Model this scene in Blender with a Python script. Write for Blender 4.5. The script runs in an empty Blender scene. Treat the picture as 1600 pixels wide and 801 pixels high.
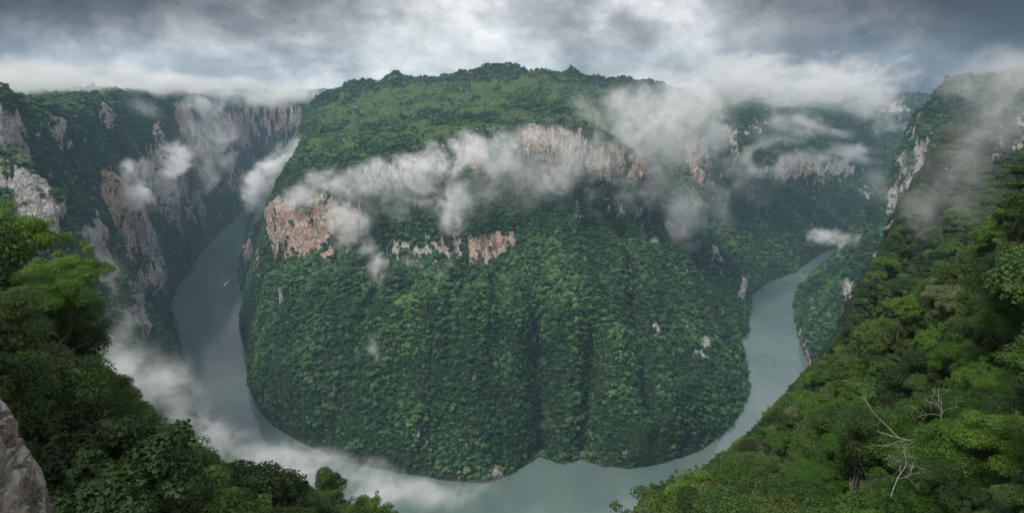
import bpy, math, random
import numpy as np
from mathutils import Vector, Matrix

random.seed(7)
RNG = np.random.default_rng(11)
sc = bpy.context.scene
COL = sc.collection

# ------------------------------------------------------------------ camera
F_PX, W_PX, H_PX = 1000.0, 1600.0, 801.0      # focal length in photo pixels
PITCH = math.radians(15.64)
CAM_Z = 800.0                                  # metres above the river
cam_d = bpy.data.cameras.new('camera')
cam_d.sensor_width = 36.0
cam_d.lens = 36.0 * F_PX / W_PX
cam_d.clip_start = 0.3
cam_d.clip_end = 60000
cam = bpy.data.objects.new('camera', cam_d)
cam.location = (0, 0, CAM_Z)
cam.rotation_euler = (math.pi / 2 - PITCH, 0, 0)
COL.objects.link(cam)
sc.camera = cam

# ------------------------------------------------------------------ render / exposure
sc.view_settings.view_transform = 'Standard'
sc.view_settings.look = 'None'
sc.view_settings.exposure = 1.22
sc.view_settings.gamma = 1.0
sc.render.engine = 'CYCLES'
sc.cycles.use_denoising = True
sc.cycles.max_bounces = 10
sc.cycles.diffuse_bounces = 2
sc.cycles.glossy_bounces = 2
sc.cycles.transmission_bounces = 1
sc.cycles.volume_bounces = 8
sc.cycles.transparent_max_bounces = 6
sc.cycles.use_adaptive_sampling = True
sc.cycles.adaptive_threshold = 0.02
sc.render.use_persistent_data = False

# ------------------------------------------------------------------ sun and sky
SUN_EL, SUN_AZ = math.radians(58), math.radians(-134)   # azimuth from +Y towards +X
world = bpy.data.worlds.new('World')
sc.world = world
world.use_nodes = True


def node(nt, typ, **kw):
    n = nt.nodes.new(typ)
    for k, v in kw.items():
        if k == 'inp':
            for kk, vv in v.items():
                s = n.inputs[kk]
                if isinstance(vv, bpy.types.NodeSocket):
                    nt.links.new(vv, s)
                else:
                    s.default_value = vv
        else:
            setattr(n, k, v)
    return n


def mth(nt, op, a, b=None, c=None, clamp=False):
    n = nt.nodes.new('ShaderNodeMath')
    n.operation = op
    n.use_clamp = clamp
    for i, v in enumerate((a, b, c)):
        if v is None:
            continue
        if isinstance(v, bpy.types.NodeSocket):
            nt.links.new(v, n.inputs[i])
        else:
            n.inputs[i].default_value = v
    return n.outputs[0]


def vmath(nt, op, a, b=None):
    n = nt.nodes.new('ShaderNodeVectorMath')
    n.operation = op
    for i, v in enumerate((a, b)):
        if v is None:
            continue
        if isinstance(v, bpy.types.NodeSocket):
            nt.links.new(v, n.inputs[i])
        else:
            n.inputs[i].default_value = v
    return n.outputs['Value'] if op in ('LENGTH', 'DOT_PRODUCT', 'DISTANCE') else n.outputs[0]


def mixc(nt, f, a, b, blend='MIX'):
    n = nt.nodes.new('ShaderNodeMix')
    n.data_type = 'RGBA'
    n.blend_type = blend
    for s, v in ((n.inputs[0], f), (n.inputs[6], a), (n.inputs[7], b)):
        if isinstance(v, bpy.types.NodeSocket):
            nt.links.new(v, s)
        else:
            s.default_value = v if not isinstance(v, tuple) or len(v) == 4 else (*v, 1)
    return n.outputs[2]


def maprange(nt, v, a, b, c=0.0, d=1.0, smooth=False):
    n = nt.nodes.new('ShaderNodeMapRange')
    n.interpolation_type = 'SMOOTHSTEP' if smooth else 'LINEAR'
    nt.links.new(v, n.inputs[0])
    for i, x in enumerate((a, b, c, d)):
        if isinstance(x, bpy.types.NodeSocket):
            nt.links.new(x, n.inputs[i + 1])
        else:
            n.inputs[i + 1].default_value = x
    return n.outputs[0]


def noise_tex(nt, vec, scale, detail=4.0, rough=0.55, dist=0.0, typ='FBM'):
    n = nt.nodes.new('ShaderNodeTexNoise')
    n.noise_dimensions = '3D'
    n.noise_type = typ
    nt.links.new(vec, n.inputs['Vector'])
    n.inputs['Scale'].default_value = scale
    n.inputs['Detail'].default_value = detail
    n.inputs['Roughness'].default_value = rough
    n.inputs['Distortion'].default_value = dist
    return n.outputs[0]


def build_world():
    nt = world.node_tree
    nt.nodes.clear()
    out = node(nt, 'ShaderNodeOutputWorld')
    bg = node(nt, 'ShaderNodeBackground')
    nt.links.new(bg.outputs[0], out.inputs[0])
    sky = node(nt, 'ShaderNodeTexSky', sky_type='NISHITA', sun_disc=False)
    sky.sun_elevation = SUN_EL
    sky.sun_rotation = SUN_AZ
    sky.altitude = 1200
    sky.air_density = 1.0
    skyc = mixc(nt, 1.0, sky.outputs[0], (0.07, 0.07, 0.07), 'MULTIPLY')
    tc = node(nt, 'ShaderNodeTexCoord')
    d = tc.outputs['Generated']
    P = vmath(nt, 'MULTIPLY', d, (1.0, 1.0, 1.5))
    n1 = noise_tex(nt, vmath(nt, 'ADD', P, (1.3, 0.4, 0.0)), 2.6, 3.0, 0.5, 0.15)
    n2 = noise_tex(nt, vmath(nt, 'ADD', P, (3.7, 1.2, 4.0)), 6.0, 10.0, 0.62, 0.12)
    dens = mth(nt, 'ADD', mth(nt, 'MULTIPLY', n1, 0.62), mth(nt, 'MULTIPLY', mth(nt, 'SUBTRACT', n2, 0.16), 0.82))
    n3 = noise_tex(nt, vmath(nt, 'ADD', P, (7.7, 2.2, 1.0)), 15.0, 8.0, 0.6, 0.1)
    dens = mth(nt, 'ADD', dens, mth(nt, 'MULTIPLY', mth(nt, 'SUBTRACT', n3, 0.5), 0.22))
    # thick banks (positive) and thin bright openings (negative) of the deck, each in its own direction
    for px, py, rad, amt in ((800, 20, 0.30, -0.16), (980, 60, 0.14, -0.03), (1425, 82, 0.05, -0.15), (560, 150, 0.10, -0.14), (60, 160, 0.10, -0.10), (240, 20, 0.13, -0.09), (150, 140, .07, -.06),
                             (-60, -40, 0.34, 0.25), (1640, 10, 0.28, 0.28), (410, 60, 0.12, 0.05), (480, 150, .05, -.12), (300, 148, .12, -.10), (130, 148, .1, -.10), (1150, 95, 0.12, -0.03), (1290, 60, .08, -.04), (620, 90, 0.07, 0.05), (1200, -200, 0.3, 0.06)):
        u = (px - 800) / F_PX; v = (400.5 - py) / F_PX
        q = Vector((u, math.cos(PITCH) + math.sin(PITCH) * v, math.cos(PITCH) * v - math.sin(PITCH))).normalized()
        dist = vmath(nt, 'DISTANCE', d, tuple(q))
        dist = mth(nt, 'ADD', dist, mth(nt, 'MULTIPLY', mth(nt, 'SUBTRACT', n2, 0.5), rad * 1.6))
        dens = mth(nt, 'ADD', dens, maprange(nt, dist, 0.0, rad * 1.7, amt, 0.0, True))
    sepz = node(nt, 'ShaderNodeSeparateXYZ', inp={0: d})
    dens = mth(nt, 'ADD', dens, maprange(nt, sepz.outputs[2], 0.32, 0.70, 0.0, -0.32, True))
    cr = node(nt, 'ShaderNodeValToRGB')
    nt.links.new(dens, cr.inputs[0])
    el = cr.color_ramp.elements
    el[0].position = 0.24; el[0].color = (0.54, 0.545, 0.53, 1)
    el[1].position = 0.86; el[1].color = (0.022, 0.026, 0.032, 1)
    for p, c in ((0.36, (0.36, 0.372, 0.375)), (0.48, (0.208, 0.219, 0.228)), (0.60, (0.112, 0.120, 0.128)), (0.72, (0.052, 0.057, 0.064))):
        e = el.new(p); e.color = (*c, 1)
    cover = maprange(nt, dens, 0.2, 0.4, 0.93, 0.995, True)
    col = mixc(nt, cover, skyc, cr.outputs[0])
    nt.links.new(col, bg.inputs[0])
    bg.inputs[1].default_value = 1.0


build_world()
sun_d = bpy.data.lights.new('sun', 'SUN')
sun_d.energy = 1.5
sun_d.angle = math.radians(14)
sun_d.color = (1.0, 0.965, 0.90)
sun = bpy.data.objects.new('sun', sun_d)
COL.objects.link(sun)
_sd = Vector((math.sin(SUN_AZ) * math.cos(SUN_EL), math.cos(SUN_AZ) * math.cos(SUN_EL), math.sin(SUN_EL)))
sun.rotation_euler = _sd.to_track_quat('Z', 'Y').to_euler()
sun.location = (0, 0, 3000)


# ------------------------------------------------------------------ helpers
def tag(o, label=None, cat=None, group=None, kind=None):
    if label: o['label'] = label
    if cat: o['category'] = cat
    if group: o['group'] = group
    if kind: o['kind'] = kind
    return o


def mesh_obj(name, v, f, mat=None, parent=None, smooth=False, link=True):
    me = bpy.data.meshes.new(name)
    v = np.asarray(v, dtype=np.float32)
    if isinstance(f, np.ndarray):
        n, k = f.shape
        me.vertices.add(len(v)); me.vertices.foreach_set('co', v.ravel())
        me.loops.add(n * k); me.loops.foreach_set('vertex_index', f.astype(np.int32).ravel())
        me.polygons.add(n)
        me.polygons.foreach_set('loop_start', np.arange(0, n * k, k, dtype=np.int32))
        me.update(calc_edges=True)
    else:
        me.from_pydata([tuple(map(float, p)) for p in v], [], [tuple(q) for q in f])
        me.update()
    if smooth:
        me.polygons.foreach_set('use_smooth', np.ones(len(me.polygons), dtype=bool))
    if mat:
        me.materials.append(mat)
    o = bpy.data.objects.new(name, me)
    if link:
        COL.objects.link(o)
    if parent is not None:
        o.parent = parent
    return o


def empty(name, loc=(0, 0, 0), rz=0.0):
    o = bpy.data.objects.new(name, None)
    o.empty_display_size = 1
    o.location = loc
    o.rotation_euler = (0, 0, rz)
    COL.objects.link(o)
    return o


# value noise on a hashed lattice, vectorised
_PERM = RNG.permutation(4096).astype(np.int64)
_VAL = RNG.random(4096).astype(np.float32) * 2 - 1


def _h(i, j, k):
    a = _PERM[i & 4095]
    b = _PERM[(a + j) & 4095]
    return _VAL[_PERM[(b + k) & 4095]]


def vnoise(x, y, z=None):
    if z is None:
        z = np.zeros_like(x) + 0.37
    xi = np.floor(x); yi = np.floor(y); zi = np.floor(z)
    fx = (x - xi).astype(np.float32); fy = (y - yi).astype(np.float32); fz = (z - zi).astype(np.float32)
    fx = fx * fx * (3 - 2 * fx); fy = fy * fy * (3 - 2 * fy); fz = fz * fz * (3 - 2 * fz)
    xi = xi.astype(np.int64); yi = yi.astype(np.int64); zi = zi.astype(np.int64)
    r = 0
    for dx in (0, 1):
        wx = fx if dx else 1 - fx
        for dy in (0, 1):
            wy = fy if dy else 1 - fy
            for dz in (0, 1):
                wz = fz if dz else 1 - fz
                r = r + _h(xi + dx, yi + dy, zi + dz) * wx * wy * wz
    return r


def fbm(x, y, z=None, oct=4, gain=0.5, lac=2.03):
    s = 0; a = 1.0; t = 0
    for o in range(oct):
        s = s + a * vnoise(x + 17.3 * o, y - 9.1 * o, None if z is None else z + 5.7 * o)
        t += a
        a *= gain
        x = x * lac; y = y * lac
        if z is not None: z = z * lac
    return s / t


def sstep(a, b, x):
    t = np.clip((x - a) / (b - a), 0, 1)
    return t * t * (3 - 2 * t)


# ------------------------------------------------------------------ surveying: sight lines from the lookout
CP, SP = math.cos(PITCH), math.sin(PITCH)


def at(px, py, t):
    """point t metres forward along the sight line through photo pixel px,py"""
    u = (px - 800.0) / F_PX
    v = (400.5 - py) / F_PX
    return np.array([u * t, t * (CP + SP * v), CAM_Z + t * (CP * v - SP)])


def atz(px, py, z):
    v = (400.5 - py) / F_PX
    return at(px, py, (z - CAM_Z) / (CP * v - SP))


def project(P):
    x, y, z = P[..., 0], P[..., 1], P[..., 2] - CAM_Z
    t = y * CP - z * SP
    t = np.where(t > 0.1, t, 0.1)
    v = (y * SP + z * CP) / t
    return 800 + F_PX * x / t, 400.5 - F_PX * v, t


# ------------------------------------------------------------------ the lie of the land, from survey lines
# shoreline of the promontory (inner bank)
INNER = [(1700, 352), (1500, 358), (1400, 366), (1340, 378), (1285, 396), (1276, 402), (1245, 425), (1200, 445), (1178, 462), (1172, 480), (1172, 520), (1160, 545),
         (1168, 575), (1172, 610), (1160, 645), (1130, 680), (1090, 706), (1040, 722), (985, 733), (940, 730), (905, 718),
         (885, 727), (862, 722), (845, 713), (800, 742), (755, 757), (700, 752), (640, 742), (570, 730), (520, 715),
         (470, 690), (425, 663), (400, 635), (386, 600), (390, 562), (380, 535), (375, 510), (385, 490), (383, 468),
         (371, 440), (375, 410), (383, 385), (380, 355), (388, 335), (430, 326), (520, 318)]
# outer bank
OUTER = [(1700, 366), (1500, 374), (1400, 384), (1345, 396), (1310, 405), (1275, 425), (1250, 445), (1239, 465), (1240, 500), (1250, 540), (1262, 568),
         (1264, 600), (1240, 650), (1190, 730), (1100, 800), (950, 850), (750, 865), (560, 845), (420, 790), (335, 720),
         (299, 655), (300, 640), (292, 590), (276, 540), (262, 503), (263, 480), (276, 452), (290, 430), (320, 385), (350, 357), (372, 336),
         (400, 316), (520, 306)]
inner_w = [atz(x, y, 0.0)[:2] for x, y in INNER]
outer_w = [atz(x, y, 0.0)[:2] for x, y in OUTER]

# 3-D survey lines: (photo x, photo y, metres forward)
LINES = [
    # promontory: foot of the west cliffs and their rim
    [(425, 390, 1850), (460, 395, 1800), (490, 402, 1768), (540, 398, 1740), (570, 392, 1735)],
    [(427, 315, 1885), (470, 335, 1815), (490, 338, 1795), (515, 335, 1785), (545, 318, 1770), (575, 312, 1765)],
    [(440, 290, 1960), (480, 300, 1850), (530, 302, 1815), (570, 298, 1800)],
    # lower cliff band
    [(598, 406, 1690), (640, 402, 1680), (700, 404, 1665), (760, 400, 1665), (800, 389, 1680)],
    [(600, 385, 1702), (640, 383, 1694), (700, 384, 1678), (760, 378, 1678), (798, 374, 1690)],
    # foot of the upper cliff band
    [(560, 305, 1790), (630, 300, 1780), (700, 292, 1790), (770, 290, 1800), (830, 288, 1815), (890, 285, 1850), (940, 278, 1890), (975, 282, 1940), (1015, 292, 2010)],
    # rim above it
    [(430, 285, 1960), (450, 262, 1990), (480, 256, 1930), (560, 246, 1850), (650, 228, 1835), (740, 212, 1840), (830, 192, 1855), (900, 187, 1890), (950, 205, 1935), (985, 235, 1990), (1018, 262, 2060)],
    # west edge of the plateau
    [(441, 268, 2010), (462, 248, 2130), (480, 220, 2350), (479, 190, 2750), (484, 170, 3000), (505, 148, 3150), (530, 136, 3250)],
    # skyline
    [(530, 136, 3250), (570, 129, 3250), (600, 132, 3260), (622, 117, 3270), (648, 126, 3270), (676, 123, 3250), (700, 112, 3250), (735, 114, 3250), (758, 110, 3250),
     (782, 99, 3250), (812, 106, 3250), (836, 124, 3250), (858, 122, 3250), (888, 112, 3250), (912, 122, 3250), (930, 118, 3250), (950, 125, 3250), (985, 128, 3250), (1040, 138, 3300), (1120, 150, 3500)],
    [(520, 180, 2650), (600, 176, 2600), (700, 160, 2650), (800, 148, 2700), (900, 148, 2700), (980, 160, 2700), (1040, 180, 2800)],
    [(520, 215, 2250), (600, 205, 2250), (700, 188, 2250), (800, 172, 2300), (880, 168, 2300), (950, 178, 2350), (1010, 205, 2450)],
    # front face, half way up
    [(420, 440, 1720), (480, 470, 1570), (560, 480, 1500), (640, 490, 1440), (720, 490, 1420), (800, 480, 1450), (880, 480, 1490), (960, 480, 1560), (1030, 490, 1650)],
    [(410, 540, 1640), (440, 590, 1470), (520, 620, 1340), (620, 640, 1260), (740, 645, 1215), (830, 640, 1235), (940, 640, 1265), (1040, 630, 1360), (1110, 600, 1520)],
    # crest of the east spur
    [(900, 336, 1870), (960, 363, 1900), (1010, 387, 1900), (1060, 421, 1890), (1100, 457, 1860), (1125, 488, 1840), (1150, 536, 1830)],
    [(960, 445, 2040), (1010, 470, 2060), (1060, 500, 2060), (1100, 525, 2040), (1135, 550, 1990)],
    # second spur behind
    [(1018, 320, 2220), (1060, 362, 2220), (1110, 388, 2250), (1140, 408, 2270), (1162, 440, 2280)],
    [(1030, 410, 2480), (1090, 428, 2480), (1130, 445, 2480), (1160, 455, 2440)],
    [(1020, 345, 2150), (1050, 360, 2215)],
    # third spur and the east massif
    [(1100, 318, 2780), (1125, 345, 2800), (1150, 385, 2760), (1168, 430, 2640)],
    [(1085, 300, 2650), (1120, 300, 2900), (1160, 305, 3000), (1200, 300, 3060), (1260, 290, 3300), (1310, 285, 3600), (1350, 282, 3850), (1410, 280, 4000), (1500, 280, 4000)],
    [(1085, 215, 2800), (1120, 220, 3000), (1150, 225, 3120), (1200, 235, 3160), (1260, 245, 3380), (1310, 248, 3680), (1350, 240, 3950), (1410, 240, 4120), (1500, 240, 4200)],
    [(1100, 170, 3300), (1160, 172, 3400), (1230, 186, 3500), (1300, 186, 3800), (1350, 185, 4100), (1420, 180, 4400), (1500, 180, 4500)],
    [(1120, 152, 4000), (1230, 158, 4500), (1300, 158, 4900), (1360, 152, 5000), (1430, 153, 5000), (1550, 150, 5000)],
    [(1220, 370, 2880), (1260, 350, 3100), (1330, 330, 3500), (1420, 335, 3650)],
    # east wall of the canyon (outer bank)
    [(1430, 150, 2200), (1426, 175, 2190), (1430, 205, 2170), (1402, 250, 2120), (1386, 320, 2050), (1362, 372, 1960), (1338, 430, 1900), (1325, 480, 1860)],
    [(1470, 128, 2150), (1500, 124, 2050), (1560, 118, 1900), (1620, 110, 1800), (1750, 100, 1700)],
    [(1432, 330, 1930), (1450, 270, 1990), (1478, 232, 1960), (1500, 210, 1900)],
    [(1345, 405, 2350), (1400, 330, 2450), (1440, 250, 2600), (1450, 150, 2700)],
    [(1262, 470, 2220), (1290, 440, 2260), (1320, 425, 2230), (1335, 432, 2000)],
    [(1270, 520, 1960), (1300, 500, 1900), (1325, 500, 1830)],
    # near eastern slope: crest seen against the river and the far wall (ground under the trees)
    [(985, 822, 175), (1080, 770, 205), (1140, 722, 225), (1200, 665, 265), (1250, 612, 300), (1290, 570, 330), (1320, 522, 370), (1345, 462, 430),
     (1370, 412, 490), (1400, 358, 560), (1440, 288, 650), (1470, 230, 700), (1500, 196, 740), (1560, 172, 760), (1620, 160, 760), (1760, 130, 760)],
    [(1090, 860, 240), (1200, 760, 300), (1290, 660, 370), (1350, 560, 450), (1400, 450, 570), (1450, 370, 680)],
    [(1395, 470, 420), (1440, 430, 480), (1500, 370, 530), (1560, 350, 560), (1620, 350, 560)],
    [(1440, 400, 520), (1500, 340, 600), (1545, 318, 640), (1620, 320, 650)],
    [(1540, 190, 715), (1580, 180, 705), (1640, 175, 700)],
    [(1700, 300, 70), (1640, 330, 95), (1600, 352, 110), (1560, 390, 125), (1510, 432, 150), (1460, 480, 180), (1420, 525, 220)],
    [(1640, 400, 330), (1560, 440, 300), (1500, 490, 300), (1440, 530, 320)],
    [(1180, 830, 105), (1260, 760, 130), (1330, 690, 150), (1400, 640, 150), (1480, 590, 130), (1560, 540, 95), (1640, 480, 75)],
    [(1300, 900, 70), (1450, 830, 62), (1600, 740, 50), (1700, 640, 42)],
    # near western slope
    [(-80, 470, 48), (0, 480, 52), (60, 520, 56), (110, 570, 60), (150, 640, 66), (190, 690, 80), (250, 735, 100), (310, 770, 118), (400, 800, 140), (500, 815, 155), (580, 835, 165), (640, 870, 170)],
    [(-80, 620, 25), (40, 690, 28), (120, 760, 34), (220, 840, 48), (350, 880, 75), (520, 920, 100)],
    [(-20, 470, 120), (60, 580, 120), (120, 680, 130), (200, 780, 150), (300, 850, 180), (420, 900, 210)],
    # west wall
    [(-120, 140, 1250), (0, 150, 1300), (60, 153, 1500), (130, 157, 1900), (165, 153, 2300), (200, 150, 2700), (240, 144, 3200), (300, 150, 3600), (330, 152, 3900), (400, 160, 4300), (480, 160, 4400), (560, 160, 4700)],
    [(-120, 215, 1130), (10, 225, 1160), (45, 250, 1150), (78, 300, 1130), (75, 345, 1120)],
    [(-120, 330, 1060), (0, 345, 1080), (40, 370, 1085), (70, 400, 1100)],
    [(110, 225, 1500), (160, 250, 1760), (192, 265, 1800), (215, 305, 1830), (245, 352, 1870)],
    [(150, 270, 1690), (165, 330, 1710), (180, 372, 1710), (210, 392, 1750), (247, 398, 1820)],
    [(95, 420, 1330), (130, 470, 1380), (150, 520, 1400), (190, 560, 1400), (240, 600, 1450), (280, 640, 1500)],
    [(120, 330, 1450), (140, 390, 1470), (160, 440, 1500), (200, 470, 1600), (215, 500, 1620)],
    [(225, 440, 1850), (215, 470, 1750), (235, 520, 1650), (262, 580, 1560), (285, 640, 1520)],
    [(60, 200, 1500), (110, 190, 1800), (150, 200, 2000), (190, 215, 2150)],
    [(255, 420, 2200), (280, 395, 2450), (300, 375, 2700), (320, 355, 3000)],
    [(250, 170, 2700), (258, 220, 2600), (262, 260, 2500), (268, 300, 2440), (268, 340, 2400)],
    [(200, 200, 2500), (215, 250, 2330), (225, 300, 2200), (240, 330, 2150)],
    [(285, 210, 3150), (300, 250, 3000), (305, 300, 2950), (312, 330, 2980)],
    [(330, 200, 3700), (345, 260, 3600), (350, 300, 3560), (355, 330, 3600)],
    [(380, 215, 4150), (385, 260, 4080), (392, 300, 4020)],
    [(440, 210, 4300), (450, 260, 4200), (460, 300, 4100)],
]
WORLD_PTS = [  # hidden or nearby ground, metres
    (0, 0, 797.5), (0, 3, 797.0), (-6, 0, 797), (8, 3, 796), (0, 12, 788), (0, 40, 752), (0, 100, 690), (0, 200, 580), (0, 320, 455), (0, 500, 290),
    (0, 700, 150), (-200, 400, 430), (-350, 600, 300), (-300, 800, 130), (200, 400, 410), (300, 600, 300), (250, 800, 120),
    (60, 60, 720), (120, 200, 590), (420, 800, 290), (550, 1000, 200), (620, 700, 480), (800, 1000, 420), (1000, 1300, 420), (1200, 1600, 520),
    (-500, 900, 170), (-600, 1000, 200), (-700, 900, 420), (-500, 650, 400), (-250, 250, 640), (-350, 350, 610), (-600, 600, 600), (-800, 900, 600),
    (1100, 900, 760), (1500, 1400, 790), (-1500, 1000, 800), (-1700, 1500, 800),
]
# gullies cut into the front face: (photo x, y, metres forward) ..., half width, depth
GULLIES = [([(838, 470, 1490), (846, 560, 1350), (850, 640, 1260), (850, 712, 1185)], 32, 125),
           ([(925, 500, 1500), (915, 580, 1370), (908, 650, 1275), (905, 716, 1180)], 26, 105),
           ([(985, 420, 1750), (990, 500, 1600), (1010, 570, 1490), (1020, 640, 1370)], 28, 80),
           ([(740, 420, 1600), (700, 500, 1440), (680, 580, 1330), (660, 680, 1220)], 34, 30),
           ([(600, 430, 1640), (560, 520, 1450), (520, 600, 1370)], 34, 32),
           ([(1075, 260, 2500), (1060, 330, 2330), (1020, 390, 2150), (1075, 440, 2120)], 45, 30)]

# log-polar survey grid (conformal, so a harmonic surface stays harmonic)
AZ0, AZ1 = math.radians(-58), math.radians(58)
DA = math.radians(0.22)
NA = int((AZ1 - AZ0) / DA) + 1
R0, R1 = 6.0, 7000.0
NR = int(math.log(R1 / R0) / DA) + 1


def to_grid(x, y):
    return (np.arctan2(x, y) - AZ0) / DA, np.log(np.maximum(np.hypot(x, y), 1e-3) / R0) / DA


def solve_land():
    cs = np.zeros((NR, NA)); cw = np.zeros((NR, NA))

    def put(x, y, z, w=1.0):
        i, j = to_grid(x, y)
        i = int(round(float(i))); j = int(round(float(j)))
        if 0 <= i < NA and 0 <= j < NR:
            cs[j, i] += z * w; cw[j, i] += w

    def putline(pts, w=1.0):
        for a, b in zip(pts[:-1], pts[1:]):
            ga = to_grid(a[0], a[1]); gb = to_grid(b[0], b[1])
            n = int(max(abs(ga[0] - gb[0]), abs(ga[1] - gb[1])) * 1.5) + 2
            for s in np.linspace(0, 1, n):
                p = a * (1 - s) + b * s
                put(p[0], p[1], p[2], w)
    for L in LINES:
        putline([at(*p) for p in L])
    for p in WORLD_PTS:
        put(*p)
    sh = lambda pts: [np.array([p[0], p[1], -1.5]) for p in pts]
    # far country behind the rims
    for a in np.linspace(AZ0, AZ1, 200):
        for r, z in ((5600, 690), (6900, 640)):
            put(r * math.sin(a), r * math.cos(a), z)
    # river bed
    poly = np.array(inner_w + outer_w[::-1])
    gi, gj = to_grid(poly[:, 0], poly[:, 1])
    jj, ii = np.mgrid[0:NR, 0:NA]
    inside = np.zeros((NR, NA), bool)
    n = len(poly)
    for a in range(n):
        b = (a + 1) % n
        x0, y0, x1, y1 = gi[a], gj[a], gi[b], gj[b]
        if y0 == y1: continue
        cond = ((jj < y0) != (jj < y1)) & (ii < (x1 - x0) * (jj - y0) / (y1 - y0) + x0)
        inside ^= cond
    cs[inside] = -22.0; cw[inside] = 1.0
    putsh = [sh(inner_w), sh(outer_w)]
    for s in putsh:
        for a, b in zip(s[:-1], s[1:]):
            ga = to_grid(a[0], a[1]); gb = to_grid(b[0], b[1])
            m = int(max(abs(ga[0] - gb[0]), abs(ga[1] - gb[1])) * 2) + 2
            for q in np.linspace(0, 1, m):
                i = int(round(float(ga[0] * (1 - q) + gb[0] * q))); j = int(round(float(ga[1] * (1 - q) + gb[1] * q)))
                if 0 <= i < NA and 0 <= j < NR:
                    cs[j, i] = -1.0; cw[j, i] = 1.0
    # multigrid-ish: coarse to fine relaxation
    pyr = [(cs, cw)]
    while min(pyr[-1][0].shape) > 24:
        s, w = pyr[-1]
        h, k = s.shape
        h2, k2 = (h + 1) // 2, (k + 1) // 2
        sp = np.zeros((h2 * 2, k2 * 2)); wp = np.zeros((h2 * 2, k2 * 2))
        sp[:h, :k] = s; wp[:h, :k] = w
        pyr.append((sp.reshape(h2, 2, k2, 2).sum((1, 3)), wp.reshape(h2, 2, k2, 2).sum((1, 3))))
    Z = None
    for lv, (s, w) in enumerate(pyr[::-1]):
        m = w > 0
        c = np.where(m, s / np.maximum(w, 1e-9), 0)
        if Z is None:
            Z = np.full(s.shape, s.sum() / w.sum())
        else:
            Z = np.repeat(np.repeat(Z, 2, 0), 2, 1)[:s.shape[0], :s.shape[1]]
        Z[m] = c[m]
        its = 400 if s.size < 60000 else (160 if s.size < 300000 else 90)
        for it in range(its):
            P = np.pad(Z, 1, mode='edge')
            N = 0.25 * (P[:-2, 1:-1] + P[2:, 1:-1] + P[1:-1, :-2] + P[1:-1, 2:])
            N = Z + 1.0 * (N - Z)
            Z = np.where(m, c, N)
    # soften the creases the survey lines leave, keep the banks
    water = inside
    for _ in range(5):
        P = np.pad(Z, 1, mode='edge')
        N = 0.125 * (P[:-2, 1:-1] + P[2:, 1:-1] + P[1:-1, :-2] + P[1:-1, 2:]) + 0.5 * Z
        Z = np.where(water, Z, N)
    return Z, inside


LAND, WATERMASK = solve_land()


def land_base(x, y):
    i, j = to_grid(x, y)
    i = np.clip(i, 0, NA - 1.001); j = np.clip(j, 0, NR - 1.001)
    i0 = i.astype(int); j0 = j.astype(int)
    fi = i - i0; fj = j - j0
    return (LAND[j0, i0] * (1 - fi) * (1 - fj) + LAND[j0, i0 + 1] * fi * (1 - fj)
            + LAND[j0 + 1, i0] * (1 - fi) * fj + LAND[j0 + 1, i0 + 1] * fi * fj)


def in_poly(x, y, poly):
    inside = np.zeros(x.shape, bool)
    n = len(poly)
    for a in range(n):
        x0, y0 = poly[a]; x1, y1 = poly[(a + 1) % n]
        if y0 == y1: continue
        inside ^= ((y < y0) != (y < y1)) & (x < (x1 - x0) * (y - y0) / (y1 - y0) + x0)
    return inside


# middle line of the river separates promontory from the outer bank
def river_mid():
    a = np.array(inner_w); b = np.array(outer_w)

    def resample(p, m=160):
        s = np.concatenate([[0], np.cumsum(np.hypot(*np.diff(p, axis=0).T))]); q = np.linspace(0, s[-1], m)
        return np.stack([np.interp(q, s, p[:, 0]), np.interp(q, s, p[:, 1])], 1)
    A, B = resample(a), resample(b)
    # nearest outer point for each inner point, walked in order
    out = []
    for p in A:
        d = np.hypot(B[:, 0] - p[0], B[:, 1] - p[1]); out.append((p + B[d.argmin()]) / 2)
    return out


MID = river_mid()
INNER_POLY = [(9000, MID[0][1] + 600)] + [tuple(p) for p in MID] + [(-9000, MID[-1][1] + 400), (-9000, 12000), (9000, 12000)]

# outline of the near slopes as seen from the lookout (tree tops)
SIL = [(-60, 300), (0, 325), (45, 345), (70, 395), (95, 408), (130, 405), (148, 425), (157, 470), (162, 570), (175, 605), (215, 622), (258, 668), (275, 700), (300, 722), (345, 738), (385, 732),
       (412, 748), (440, 760), (500, 742), (540, 748), (560, 778), (612, 800), (640, 830), (800, 900), (960, 860), (1000, 780), (1020, 772), (1075, 745), (1100, 728), (1140, 705),
       (1195, 648), (1215, 625), (1250, 585), (1290, 548), (1322, 500), (1345, 440), (1370, 395), (1400, 345), (1440, 275), (1470, 215), (1500, 180), (1540, 162), (1600, 150), (1700, 140)]
_sx = np.array([p[0] for p in SIL], float); _sy = np.array([p[1] for p in SIL], float)
SIL2 = [(1380, 380), (1400, 470), (1450, 425), (1500, 388), (1560, 335), (1600, 300), (1700, 240)]     # the nearest hump of the slope
_ux = np.array([p[0] for p in SIL2], float); _uy = np.array([p[1] for p in SIL2], float)


def outline(px, r):
    s = np.interp(px, _sx, _sy)
    return np.where((px > 1380) & (r < 260), np.maximum(s, np.interp(px, _ux, _uy)), s)


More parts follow.
